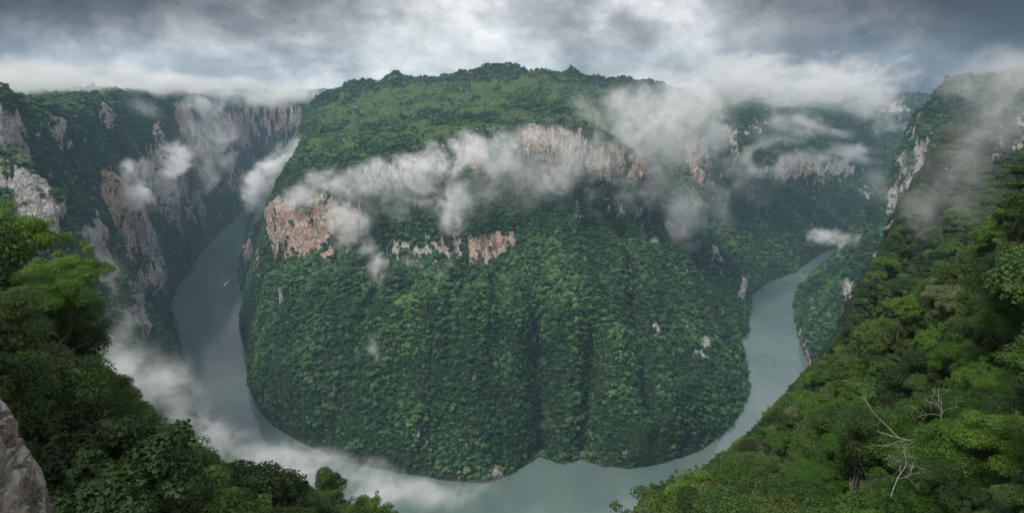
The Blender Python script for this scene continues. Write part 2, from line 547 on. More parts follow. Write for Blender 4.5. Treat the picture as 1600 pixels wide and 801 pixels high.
def under_outline(x, y, z):
    """keep the near slopes below the outline they have from the lookout, leaving room for the trees"""
    r = np.hypot(x, y)
    m = ((x < 0) & (r > 20) & (r < 850)) | ((x >= 0) & (r > 20) & (r < 1450) & (x / np.maximum(y, 1) < .60)) | ((x >= 0) & (r > 20) & (r < 800))
    zz = z.copy()
    for _ in range(3):
        t = np.maximum(y * CP - (zz - CAM_Z) * SP, 1.0)
        px = 800 + F_PX * x / t
        v = (400.5 - outline(px, r)) / F_PX
        tt = np.maximum(y / (CP + SP * v), 1.0)
        cap = CAM_Z + tt * (CP * v - SP) - (4.5 + 6.5 * sstep(60, 400, r))
        zz = np.where(m & (px > -300) & (px < 1760), np.minimum(z, cap), z)
    return zz


_GUL = [([at(*p)[:2] for p in pts], w, d) for pts, w, d in GULLIES]


def land(x, y):
    """height of the ground, with relief"""
    x = np.asarray(x, float); y = np.asarray(y, float)
    z = land_base(x, y)
    r = np.hypot(x, y)
    far = sstep(90, 700, r)
    up = sstep(2, 60, z)
    # ribs and gullies running down the slopes
    rib = fbm(x / 95, y / 95, oct=4, gain=0.55)
    big = fbm(x / 260 + 4.1, y / 260, oct=3)
    rid = 1 - 2 * np.abs(fbm(x / 130 + 9, y / 130 + 2, oct=4, gain=0.5))
    d = (rib * 22 + big * 24 + rid * 17 - 10)
    z = z + d * up * far
    knob = sstep(2950, 3150, y) * sstep(3600, 3350, y) * sstep(-1100, -900, x) * sstep(900, 700, x)
    z = z + knob * (26 * sstep(-.05, .35, fbm(x / 75 + 31, y / 160, oct=3)) - 3)
    # ribs that radiate down the flanks of the promontory
    ang = np.arctan2(x + 60, y - 2350); q = np.hypot(x + 60, y - 2350)
    rr = 1 - 2 * np.abs(fbm(ang * 7.5 + 3, q / 700, oct=4, gain=.5))
    z = z + (rr * 62 - 24) * sstep(5, 90, z) * sstep(520, 380, z) * sstep(1000, 1150, r)
    z = z + fbm(x / 14, y / 14, oct=3) * 2.2 * up * sstep(8, 60, r)
    for pts, w, dep in _GUL:
        best = np.full(z.shape, 1e9)
        for a, b in zip(pts[:-1], pts[1:]):
            ab = b - a; L = ab @ ab
            s = np.clip(((x - a[0]) * ab[0] + (y - a[1]) * ab[1]) / L, 0, 1)
            best = np.minimum(best, np.hypot(x - a[0] - s * ab[0], y - a[1] - s * ab[1]))
        best = best + 5 * fbm(x / 40, y / 40, oct=2)
        z = z - dep * np.exp(-(best / w) ** 2) * up
    outer = ~in_poly(x, y, INNER_POLY)
    return np.where(outer & (z > 0), under_outline(x, y, z), z)


def build_grid():
    ncol, nrow = 1180, 760
    az = np.linspace(math.radians(-56), math.radians(56), ncol)
    fine = np.exp(np.linspace(math.log(11.0), math.log(6800), 3200))
    A, R = np.meshgrid(az, fine, indexing='ij')
    X = R * np.sin(A); Y = R * np.cos(A)
    Z = land(X, Y)
    # spread the rows so that steep faces get as many as flat ground
    step = np.hypot(np.diff(R, axis=1), 1.0 * np.diff(Z, axis=1)) / R[:, 1:]
    step = step + 0.0006
    # share the spacing between neighbouring columns
    k = 9
    ker = np.ones(k) / k
    pad = np.pad(step, ((k // 2, k // 2), (0, 0)), mode='edge')
    cs = np.cumsum(pad, axis=0); cs = np.vstack([np.zeros((1, cs.shape[1])), cs])
    step = (cs[k:] - cs[:-k]) / k
    cum = np.hstack([np.zeros((ncol, 1)), np.cumsum(step, axis=1)])
    Rn = np.empty((ncol, nrow))
    for c in range(ncol):
        Rn[c] = np.interp(np.linspace(0, cum[c, -1], nrow), cum[c], fine)
    A = np.repeat(az[:, None], nrow, 1)
    X = Rn * np.sin(A); Y = Rn * np.cos(A)
    Z = land(X, Y)
    return X, Y, Z


GX, GY, GZ = build_grid()


def hit(px, py, t0=15.0, t1=6500.0):
    """where the sight line through photo pixel px,py meets the ground: (point, metres forward)"""
    t = np.exp(np.linspace(math.log(t0), math.log(t1), 1500))
    u = (px - 800.0) / F_PX
    v = (400.5 - py) / F_PX
    X = u * t; Y = t * (CP + SP * v); Z = CAM_Z + t * (CP * v - SP)
    L = np.maximum(land(X, Y), 0.0)
    k = np.argmax(Z < L)
    if not (Z < L).any(): k = len(t) - 1
    return np.array([X[k], Y[k], L[k]]), t[k]


# ------------------------------------------------------------------ ground: normals, cliffs, where the rock is bare
def grid_normals(X, Y, Z):
    P = np.stack([X, Y, Z], -1)
    du = np.gradient(P, axis=0); dv = np.gradient(P, axis=1)
    n = np.cross(dv, du)
    n /= np.linalg.norm(n, axis=-1, keepdims=True) + 1e-9
    n[n[..., 2] < 0] *= -1
    return n


# bare rock faces: (photo x, y, half width, half height, strength, warmth 0 grey .. 1 orange)
ROCKS = [(442, 352, 22, 44, 1.15, .6), (470, 370, 30, 32, 1.25, .9), (500, 365, 30, 36, 1.25, .9), (535, 355, 26, 42, 1.15, .7), (515, 320, 20, 25, .8, .5),
         (388, 385, 7, 26, .8, .6), (405, 405, 10, 12, .6, .6), (560, 370, 18, 30, .7, .5), (445, 295, 18, 20, .5, .7),
         (615, 395, 24, 14, 1.3, .2), (655, 392, 26, 12, 1.2, .3), (700, 392, 30, 14, 1.3, .55), (760, 390, 30, 15, 1.4, .9), (790, 380, 16, 10, 1.2, .5),
         (720, 395, 70, 6, .5, .3), (660, 262, 40, 24, .8, .7), (740, 245, 50, 30, .9, .8), (820, 222, 60, 30, 1., .85), (880, 235, 40, 34, .8, .7), (945, 255, 34, 22, 1., .85),
         (995, 268, 24, 18, 1., .9), (900, 337, 13, 12, .9, .1), (860, 345, 16, 10, .5, .1), (1000, 340, 16, 9, .5, .2), (600, 280, 40, 20, .6, .6),
         (970, 335, 10, 12, .5, .3), (512, 568, 15, 10, .6, .1), (440, 465, 8, 9, .6, .2), (780, 738, 8, 9, .9, .1), (1105, 540, 24, 10, .7, .1), (1025, 520, 5, 10, .7, .1),
         (1160, 445, 5, 16, .9, .1), (1055, 352, 22, 16, .9, .6), (1120, 395, 14, 16, .8, .15), (1090, 260, 22, 50, .9, .75), (1140, 215, 18, 40, .9, .6),
         (1240, 262, 60, 16, .9, .5), (1310, 268, 26, 17, 1., .25), (1275, 270, 16, 12, .9, .6), (1350, 300, 14, 8, .9, .2), (1390, 175, 30, 20, .9, .6), (1190, 200, 40, 20, .7, .6),
         (1440, 250, 16, 22, 1., .25), (1425, 285, 16, 26, 1., .3), (1395, 320, 9, 22, .9, .15), (1408, 250, 7, 14, .8, .2), (1428, 210, 8, 24, .5, .2), (1262, 562, 9, 7, 1., .1), (1250, 520, 5, 5, .7, .1), (1325, 450, 8, 18, .7, .2),
         (1560, 235, 10, 70, .78, .05), (1590, 215, 8, 55, .72, .05), (1478, 270, 14, 16, .8, .1), (1545, 290, 10, 26, .7, .05), (1525, 230, 12, 40, .5, .05),
         (170, 300, 12, 26, 1.1, .8), (190, 335, 17, 45, 1.2, .85), (212, 355, 16, 42, 1., .4), (237, 372, 12, 32, .9, .35), (148, 385, 9, 30, .9, .25), (162, 430, 8, 46, .9, .75), (138, 375, 7, 16, .7, .1),
         (240, 440, 34, 15, 1., .15), (212, 480, 12, 22, .8, .15), (160, 175, 9, 18, .9, .5), (20, 290, 34, 40, .9, .3), (55, 330, 22, 34, .9, .15), (10, 225, 18, 30, .8, .4), (45, 365, 20, 20, .8, .1),
         (283, 180, 9, 12, .9, .5), (300, 337, 15, 14, .9, .2), (245, 210, 5, 14, .8, .6), (265, 290, 22, 44, .9, .4), (300, 240, 22, 50, .8, .5), (350, 250, 16, 50, .9, .6), (375, 210, 26, 30, .8, .65), (375, 288, 12, 12, .9, .7), (440, 195, 40, 26, .7, .6), (410, 175, 30, 14, .6, .5),
         (225, 290, 20, 40, .7, .4), (85, 205, 8, 14, .5, .2), (100, 230, 14, 10, .5, .2), (55, 200, 10, 12, .4, .1)]


def dress_ground():
    global GX, GY, GZ
    n = grid_normals(GX, GY, GZ)
    steep = 1 - n[..., 2]
    r = np.hypot(GX, GY)
    rock = sstep(0.62, 0.92, steep + 0.42 * fbm(GX / 60, GY / 60, GZ / 55, oct=5, gain=.6)) * 0.8
    warm = 0.35 + 0.6 * fbm(GX / 150, GY / 150, GZ / 150, oct=2)
    patch = np.zeros_like(GZ); pw = np.full_like(GZ, 1e-3); pa = pw * warm
    for px, py, hx, hy, st, wm in ROCKS:
        if px < 320: st *= 1.35; hx *= 1.25; hy *= 1.1
        if 650 < px < 1010 and py < 300: st *= .85
        p, t = hit(px, py)
        rx = hx * t / F_PX; rz = hy * t / F_PX * 1.05
        hd = np.array([p[0], p[1]]) / math.hypot(p[0], p[1])
        box = (np.abs(GX - p[0]) < 400) & (np.abs(GY - p[1]) < 400)
        gx, gy, gz = GX[box] - p[0], GY[box] - p[1], GZ[box] - p[2]
        lat = gx * hd[1] - gy * hd[0]; dep = gx * hd[0] + gy * hd[1]
        q = (np.abs(lat) / rx) ** 2.4 + (np.abs(gz) / rz) ** 2.4 + (dep / (90 + rx)) ** 4
        w = np.exp(-q * 0.8) * st
        patch[box] = np.maximum(patch[box], w)
        pw[box] += w; pa[box] += w * wm
    shore = 1 - sstep(3.0, 9.0, GZ)
    warm = (pa / pw) * (1 - shore) - 0.5 * shore + 0.35 * fbm(GX / 45, GY / 45, GZ / 80, oct=3)
    edge = fbm(GX / 20, GY / 20, GZ / 26, oct=5, gain=0.62)
    rock2 = sstep(0.34, 0.58, patch * (0.62 + 0.4 * sstep(0.2, 0.62, steep)) + 0.95 * edge)
    rock = np.maximum(rock * sstep(700, 1200, r) * 0.9 * (0.15 + 0.42 * sstep(2600, 3600, r)), rock2)
    rock *= sstep(-0.12, 0.16, edge + 0.25) * (r > 300)
    rock = np.maximum(rock, 0.55 * (1 - sstep(2.0, 6.5, GZ + 3 * fbm(GX / 25, GY / 25, oct=3))) * sstep(-.35, .1, fbm(GX / 60, GY / 60, oct=3)))
    # flutes, ledges and overhangs pushed out of the steep faces
    amp = sstep(0.25, 0.7, steep) * sstep(120, 900, r) * sstep(4, 30, GZ)
    flute = 1 - 2 * np.abs(fbm(GX / 38, GY / 38, GZ / 190, oct=4, gain=0.6))
    ledge = fbm(GX / 70, GY / 70, GZ / 15, oct=4, gain=0.6)
    push = amp * (flute * 15 + ledge * 11 + 10 * fbm(GX / 60, GY / 60, GZ / 60, oct=3)) * (0.55 + 0.6 * rock)
    h = n[..., :2] / (np.linalg.norm(n[..., :2], axis=-1, keepdims=True) + 1e-6)
    GX = GX + h[..., 0] * push; GY = GY + h[..., 1] * push
    return grid_normals(GX, GY, GZ), rock, np.clip(warm, 0, 1)


GN_, ROCK, WARM = dress_ground()


INMASK = in_poly(GX, GY, INNER_POLY)


# ------------------------------------------------------------------ materials
def new_mat(name, rough=0.9, spec=0.2):
    m = bpy.data.materials.new(name)
    m.use_nodes = True
    nt = m.node_tree
    b = nt.nodes['Principled BSDF']
    b.inputs['Roughness'].default_value = rough
    b.inputs['Specular IOR Level'].default_value = spec
    return m, nt, b


def ground_material():
    m, nt, b = new_mat('canyon_ground', 0.95, 0.15)
    geo = node(nt, 'ShaderNodeNewGeometry')
    P = geo.outputs['Position']
    at_r = node(nt, 'ShaderNodeAttribute', attribute_name='rock').outputs['Fac']
    at_w = node(nt, 'ShaderNodeAttribute', attribute_name='warm').outputs['Fac']
    at_g = node(nt, 'ShaderNodeAttribute', attribute_name='meadow').outputs['Fac']
    # tall narrow streaks: stretch z
    mp = node(nt, 'ShaderNodeMapping'); nt.links.new(P, mp.inputs[0]); mp.inputs['Scale'].default_value = (1, 1, 0.16)
    st = noise_tex(nt, mp.outputs[0], 0.075, 6, 0.62, 0.4)
    st2 = noise_tex(nt, mp.outputs[0], 0.30, 4, 0.6, 0.2)
    blot = noise_tex(nt, P, 0.028, 5, 0.6, 0.3)
    mp2 = node(nt, 'ShaderNodeMapping'); nt.links.new(P, mp2.inputs[0]); mp2.inputs['Scale'].default_value = (0.25, 0.25, 1)
    strat = noise_tex(nt, mp2.outputs[0], 0.12, 5, 0.6, 0.2)
    grey = mixc(nt, maprange(nt, blot, .35, .65), (0.34, 0.325, 0.305), (0.55, 0.525, 0.49))
    orange = mixc(nt, maprange(nt, blot, .35, .65), (0.52, 0.31, 0.22), (0.62, 0.49, 0.39))
    wf = maprange(nt, mth(nt, 'ADD', at_w, mth(nt, 'MULTIPLY', mth(nt, 'SUBTRACT', st, 0.5), 1.1)), 0.35, 0.75)
    rock = mixc(nt, wf, grey, orange)
    rock = mixc(nt, maprange(nt, st2, .50, .66, 0, .62), rock, (0.11, 0.105, 0.10))
    rock = mixc(nt, maprange(nt, st, .56, .70, 0, .65), rock, (0.085, 0.085, 0.08))
    rock = mixc(nt, maprange(nt, strat, .56, .68, 0, .5), rock, (0.14, 0.12, 0.10))
    crack = node(nt, 'ShaderNodeTexVoronoi', feature='DISTANCE_TO_EDGE'); crack.inputs['Scale'].default_value = 0.055
    wv = vmath(nt, 'ADD', mp.outputs[0], vmath(nt, 'MULTIPLY', node(nt, 'ShaderNodeTexNoise', inp={'Vector': P, 'Scale': 0.06, 'Detail': 4.0}).outputs['Color'], (14, 14, 14)))
    nt.links.new(wv, crack.inputs['Vector'])
    rock = mixc(nt, maprange(nt, crack.outputs[0], 0.0, 0.08, 0.5, 0.0), rock, (0.06, 0.058, 0.052))
    big = noise_tex(nt, mp.outputs[0], 0.035, 4, 0.6, 0.3)
    rock = mixc(nt, maprange(nt, big, .54, .62, 0, .35), rock, (0.13, 0.125, 0.115))
    sz = node(nt, 'ShaderNodeSeparateXYZ', inp={0: P})
    rock = mixc(nt, maprange(nt, sz.outputs[2], 4.0, 9.0, .8, 0.0), rock, (0.045, 0.042, 0.036))
    n1 = noise_tex(nt, P, 0.11, 5, 0.62, 0.2)
    veg = mixc(nt, maprange(nt, n1, .36, .64), (0.012, 0.026, 0.010), (0.040, 0.078, 0.026))
    n2 = noise_tex(nt, P, 0.02, 5, 0.62, 0.4)
    n4 = noise_tex(nt, P, 0.28, 4, 0.65, 0.2)
    mead = mixc(nt, maprange(nt, n2, .38, .62), (0.062, 0.122, 0.026), (0.135, 0.205, 0.046))
    mead = mixc(nt, maprange(nt, n4, .40, .60, 0, .8), mead, (0.028, 0.058, 0.018))
    veg = mixc(nt, at_g, veg, mead)
    # ragged border between rock and plants
    n3 = noise_tex(nt, P, 0.16, 6, 0.65, 0.3)
    f = maprange(nt, mth(nt, 'ADD', at_r, mth(nt, 'MULTIPLY', mth(nt, 'SUBTRACT', n3, 0.5), 1.9)), 0.38, 0.56)
    col = mixc(nt, f, veg, rock)
    nt.links.new(col, b.inputs['Base Color'])
    bp = node(nt, 'ShaderNodeBump', inp={'Distance': 9.0, 'Strength': 1.0})
    hh = mth(nt, 'ADD', mth(nt, 'ADD', st, st2), mth(nt, 'ADD', strat, mth(nt, 'MULTIPLY', crack.outputs[0], 2.0)))
    nt.links.new(hh, bp.inputs['Height'])
    nt.links.new(bp.outputs[0], b.inputs['Normal'])
    return m


def leaf_material(name, c0, c1, c2, patch=0.008, rough=0.6, trans=0.25):
    """leaves: colour varies with the tree, with the stand it grows in, and leaf to leaf"""
    m, nt, b = new_mat(name, rough, 0.25)
    oi = node(nt, 'ShaderNodeObjectInfo')
    geo = node(nt, 'ShaderNodeNewGeometry')
    nz = noise_tex(nt, oi.outputs['Location'], patch, 3, 0.6)
    lv = noise_tex(nt, geo.outputs['Position'], 0.9, 3, 0.6)
    f = mth(nt, 'ADD', mth(nt, 'MULTIPLY', mth(nt, 'POWER', oi.outputs['Random'], 1.3), 0.64), mth(nt, 'MULTIPLY', mth(nt, 'SUBTRACT', nz, 0.5), 1.7))
    f = mth(nt, 'ADD', f, mth(nt, 'MULTIPLY', mth(nt, 'SUBTRACT', lv, 0.5), 0.8))
    f = mth(nt, 'ADD', f, mth(nt, 'MULTIPLY', geo.outputs['Random Per Island'], 0.35))
    cr = node(nt, 'ShaderNodeValToRGB')
    nt.links.new(f, cr.inputs[0])
    e = cr.color_ramp.elements
    e[0].position = 0.12; e[0].color = (*c0, 1)
    e[1].position = 1.0; e[1].color = (*c2, 1)
    k = e.new(0.55); k.color = (*c1, 1)
    nt.links.new(cr.outputs[0], b.inputs['Base Color'])
    if trans:
        out = nt.nodes['Material Output']
        tr = node(nt, 'ShaderNodeBsdfTranslucent')
        nt.links.new(mixc(nt, 0.5, cr.outputs[0], (0.10, 0.16, 0.02)), tr.inputs[0])
        mx = node(nt, 'ShaderNodeMixShader')
        mx.inputs[0].default_value = trans
        nt.links.new(b.outputs[0], mx.inputs[1]); nt.links.new(tr.outputs[0], mx.inputs[2])
        nt.links.new(mx.outputs[0], out.inputs[0])
    return m


def bark_material(name, c0, c1, sc_=3.0):
    m, nt, b = new_mat(name, 0.9, 0.15)
    geo = node(nt, 'ShaderNodeNewGeometry')
    n = noise_tex(nt, geo.outputs['Position'], sc_, 5, 0.65, 0.4)
    nt.links.new(mixc(nt, maprange(nt, n, .35, .65), c0, c1), b.inputs['Base Color'])
    bp = node(nt, 'ShaderNodeBump', inp={'Distance': 0.03, 'Strength': 0.7}); nt.links.new(n, bp.inputs['Height'])
    nt.links.new(bp.outputs[0], b.inputs['Normal'])
    return m


M_GROUND = ground_material()
M_FAR = leaf_material('canopy_leaves', (0.010, 0.038, 0.012), (0.035, 0.108, 0.031), (0.140, 0.235, 0.064), 0.006, trans=0.08)
M_MID = leaf_material('hillside_leaves', (0.018, 0.045, 0.010), (0.052, 0.108, 0.021), (0.125, 0.190, 0.038), 0.012)
M_DARK = leaf_material('dark_leaves', (0.017, 0.040, 0.009), (0.046, 0.086, 0.017), (0.100, 0.148, 0.029), 0.02)
M_BRIGHT = leaf_material('bright_leaves', (0.022, 0.066, 0.006), (0.056, 0.128, 0.012), (0.115, 0.205, 0.022), 0.02)
M_PALE = leaf_material('pale_leaves', (0.045, 0.075, 0.028), (0.10, 0.13, 0.055), (0.22, 0.235, 0.125), 0.02)
M_OLIVE = leaf_material('olive_leaves', (0.024, 0.042, 0.010), (0.060, 0.082, 0.022), (0.13, 0.145, 0.045), 0.02)
M_RED = leaf_material('russet_leaves', (0.06, 0.025, 0.010), (0.13, 0.05, 0.02), (0.20, 0.10, 0.03), 0.02)
M_BARK = bark_material('bark', (0.05, 0.04, 0.03), (0.16, 0.135, 0.11))
M_BONE = bark_material('dead_wood', (0.16, 0.145, 0.12), (0.38, 0.36, 0.32), 5.0)


# ------------------------------------------------------------------ ground meshes
def attr(me, name, vals):
    a = me.attributes.new(name, 'FLOAT', 'POINT')
    a.data.foreach_set('value', np.ascontiguousarray(vals, dtype=np.float32))


def meadow_mask(x, y, z):
    """open green slopes on top of the promontory"""
    poly = [tuple(at(*p)[:2]) for p in [(486, 215, 2350), (492, 176, 2850), (535, 150, 3050), (780, 128, 3100), (985, 138, 3150), (1040, 160, 3000), (1000, 215, 2500), (960, 225, 2000), (900, 192, 1905), (830, 197, 1875), (740, 217, 1855), (650, 233, 1850), (560, 252, 1875), (470, 262, 1990)]]
    wob = 1.0
    m = in_poly(x + wob * 60 * fbm(x / 90, y / 90, oct=3), y + 60 * fbm(x / 90 + 7, y / 90, oct=3), poly)
    f = fbm(x / 120 + 3, y / 160, oct=4, gain=0.6)
    return m * sstep(-0.28, 0.0, f)


MEADOW = meadow_mask(GX, GY, GZ) * (ROCK < 0.3)


def ground_part(name, vm, label=None):
    nc, nr = GX.shape
    idx = np.arange(nc * nr).reshape(nc, nr)
    q = np.stack([idx[:-1, :-1], idx[1:, :-1], idx[1:, 1:], idx[:-1, 1:]], -1)
    zq = GZ.ravel()[q].max(-1)
    # a face belongs to the piece its first corner is in
    keep = vm[:-1, :-1] & (zq > -9.0)
    q = q[keep]
    used = np.unique(q)
    mp = np.full(nc * nr, -1, np.int64); mp[used] = np.arange(len(used))
    V = np.stack([GX.ravel()[used], GY.ravel()[used], GZ.ravel()[used]], -1)
    o = mesh_obj(name, V, mp[q], M_GROUND, smooth=True)
    attr(o.data, 'rock', ROCK.ravel()[used]); attr(o.data, 'warm', WARM.ravel()[used]); attr(o.data, 'meadow', MEADOW.ravel()[used])
    tag(o, label, kind='structure')
    return o


AZG = np.arctan2(GX, GY)
ground_part('promontory', INMASK)
ground_part('canyon_wall', ~INMASK & (AZG < math.radians(-14)))
ground_part('hillside', ~INMASK & (AZG >= math.radians(-14)))


# river
def water_material():
    m, nt, b = new_mat('river_water', 0.10, 1.0)
    geo = node(nt, 'ShaderNodeNewGeometry')
    P = geo.outputs['Position']
    n = noise_tex(nt, P, 0.004, 4, 0.5, 1.2)
    col = mixc(nt, maprange(nt, n, .35, .65), (0.078, 0.118, 0.110), (0.104, 0.148, 0.138))
    mpf = node(nt, 'ShaderNodeMapping'); nt.links.new(P, mpf.inputs[0]); mpf.inputs['Scale'].default_value = (1.0, 0.28, 1)
    streak = noise_tex(nt, mpf.outputs[0], 0.012, 5, 0.6, 2.2)
    col = mixc(nt, maprange(nt, streak, .54, .66, 0, .35), col, (0.15, 0.19, 0.18))
    nt.links.new(col, b.inputs['Base Color'])
    b.inputs['IOR'].default_value = 1.45
    rip = noise_tex(nt, P, 0.35, 4, 0.6, 0.3)
    big = noise_tex(nt, P, 0.02, 3, 0.5, 0.6)
    bp = node(nt, 'ShaderNodeBump', inp={'Distance': 0.22, 'Strength': 0.3})
    nt.links.new(rip, bp.inputs['Height'])
    nt.links.new(bp.outputs[0], b.inputs['Normal'])
    nt.links.new(maprange(nt, big,   .3, .7, .04, .12), b.inputs['Roughness'])
    return m


river = mesh_obj('river', [(-7000, 500, 0), (7000, 500, 0), (7000, 7000, 0), (-7000, 7000, 0)], [(0, 1, 2, 3)], water_material())
tag(river, kind='structure')


# ------------------------------------------------------------------ foliage meshes
def leaf_cloud(centres, radii, n, size, rng, flat=1.0, up=0.35, fold=0.25, shell=0.55, jit=0.55):
    """n leaf-sized bent faces spread through clumps; returns verts, quads"""
    centres = np.asarray(centres, float); radii = np.asarray(radii, float)
    w = radii ** 2; pick = rng.choice(len(centres), n, p=w / w.sum())
    d = rng.normal(size=(n, 3)); d /= np.linalg.norm(d, axis=1, keepdims=True)
    lower = (d[:, 2] < -0.25) & (rng.random(n) < 0.75); d[lower, 2] *= -1
    rr = (shell + (1 - shell) * rng.random(n)) ** 0.7
    p = centres[pick] + d * (radii[pick] * rr)[:, None] * np.array([1, 1, flat])
    nrm = d * 0.9 + rng.normal(size=(n, 3)) * jit + np.array([0, 0, up])
    nrm /= np.linalg.norm(nrm, axis=1, keepdims=True)
    a = np.cross(nrm, rng.normal(size=(n, 3))); a /= np.linalg.norm(a, axis=1, keepdims=True) + 1e-9
    b = np.cross(nrm, a)
    s = size * (0.6 + 0.8 * rng.random(n))[:, None]
    asp = 0.55 + 0.35 * rng.random(n)[:, None]
    v0 = p - a * s * 0.6; v2 = p + a * s * 0.6
    v1 = p + b * s * asp * 0.5 - nrm * s * fold; v3 = p - b * s * asp * 0.5 - nrm * s * fold
    V = np.stack([v0, v1, v2, v3], 1).reshape(-1, 3)
    Q = np.arange(n * 4).reshape(n, 4)
    return V, Q


def crown_clumps(rng, nc, R, H, base, kind='dome'):
    """centres and radii of the leaf clumps of a crown of radius R between base and H"""
    c = []; r = []
    for k in range(nc):
        a = k * 2.399963 + rng.random() * 0.7
        q = math.sqrt((k + 0.5) / nc) * (0.93 if kind != 'umbrella' else 1.0)
        if kind == 'umbrella':
            z = base + (H - base) * (0.86 - 0.35 * q * q + 0.18 * rng.random())
            rad = R * (0.18 + 0.16 * rng.random())
        elif kind == 'tall':
            u = rng.random(); z = base + (H - base) * u; q = (0.85 - 0.6 * u) * (0.4 + 0.6 * rng.random())
            rad = R * (0.30 + 0.14 * rng.random())
        else:
            z = base + (H - base) * (math.sqrt(max(0, 1 - q * q * 0.9)) * (0.72 + 0.2 * rng.random()))
            rad = R * (0.20 + 0.20 * rng.random())
        c.append((math.cos(a) * q * R * 0.85, math.sin(a) * q * R * 0.85, z)); r.append(rad)
    return np.array(c), np.array(r)


def tube(pts, radii, n=6):
    V = []; F = []
    pts = [np.array(p, float) for p in pts]
    for i, p in enumerate(pts):
        d = pts[min(i + 1, len(pts) - 1)] - pts[max(i - 1, 0)]
        d = d / (np.linalg.norm(d) + 1e-9)
        a = np.cross(d, (0.31, 0.9, 0.11)); a /= np.linalg.norm(a) + 1e-9
        b = np.cross(d, a)
        for k in range(n):
            t = 2 * math.pi * k / n
            V.append(p + (a * math.cos(t) + b * math.sin(t)) * radii[i])
    for i in range(len(pts) - 1):
        for k in range(n):
            k2 = (k + 1) % n
            F.append((i * n + k, i * n + k2, (i + 1) * n + k2, (i + 1) * n + k))
    return V, F


def join(parts):
    V = []; F = []
    for v, f in parts:
        o = len(V); V.extend(v); F.extend([tuple(int(i) + o for i in q) for q in f])
    return np.array(V), F


def limbs(rng, targets, base_h, H, r0, lean=(0, 0), n=6, sub=True):
    """tapered bent trunk with limbs that reach the clumps"""
    parts = []
    top = np.array([lean[0], lean[1], base_h])
    mid = top * 0.5 + np.array([rng.normal() * 0.3, rng.normal() * 0.3, 0])
    parts.append(tube([(0, 0, -2.5), (0, 0, 0.2), mid, top], [r0 * 1.35, r0 * 1.1, r0 * 0.85, r0 * 0.7], n + 2))
    for t in targets:
        t = np.array(t, float)
        k1 = top * 0.75 + t * 0.25 + rng.normal(size=3) * 0.25; k1[2] = top[2] + (t[2] - top[2]) * 0.12
        k2 = top * 0.35 + t * 0.65 + rng.normal(size=3) * 0.35
        parts.append(tube([top - (0, 0, .4), k1, k2, t], [r0 * .5, r0 * .36, r0 * .2, r0 * .06], max(4, n - 1)))
        if sub:
            for _ in range(2):
                e = k2 + rng.normal(size=3) * (0.16 * H); e[2] = max(e[2], k2[2] + 0.3)
                parts.append(tube([k2, (k2 + e) / 2 + rng.normal(size=3) * .15, e], [r0 * .15, r0 * .09, r0 * .03], 4))
    return join(parts)


# ------------------------------------------------------------------ where trees stand
def tree_sites():
    nc, nr = GX.shape
    r = np.hypot(GX, GY)
    elev = np.arctan2(GZ + 14 - CAM_Z, r)
    gel = np.arctan2(GZ - CAM_Z, r)
    run = np.maximum.accumulate(gel, axis=1)
    vis = elev > np.hstack([run[:, :1] - 1, run[:, :-1]]) - 0.010
    P = np.stack([GX, GY, GZ], -1)
    e1 = P[1:, :-1] - P[:-1, :-1]; e2 = P[:-1, 1:] - P[:-1, :-1]
    area = np.linalg.norm(np.cross(e1, e2), axis=-1)
    nz = np.clip(GN_[:-1, :-1, 2], 0.05, 1)
    plan = area * nz
    eff = plan * 0.55 + area * 0.45
    rr = r[:-1, :-1]
    return vis[:-1, :-1], eff, rr, P


def sow(mask, eff, spacing, rng):
    """random sites in the masked cells, about one per spacing**2 of ground"""
    lam = np.where(mask, eff / spacing ** 2, 0)
    n = rng.poisson(np.minimum(lam, 6))
    ci, ri = np.nonzero(n)
    rep = n[ci, ri]
    ci = np.repeat(ci, rep); ri = np.repeat(ri, rep)
    u = rng.random(len(ci))[:, None]; v = rng.random(len(ci))[:, None]
    P = np.stack([GX, GY, GZ], -1)
    p = (P[ci, ri] * (1 - u) + P[ci + 1, ri] * u) * (1 - v) + (P[ci, ri + 1] * (1 - u) + P[ci + 1, ri + 1] * u) * v
    return p, ci, ri


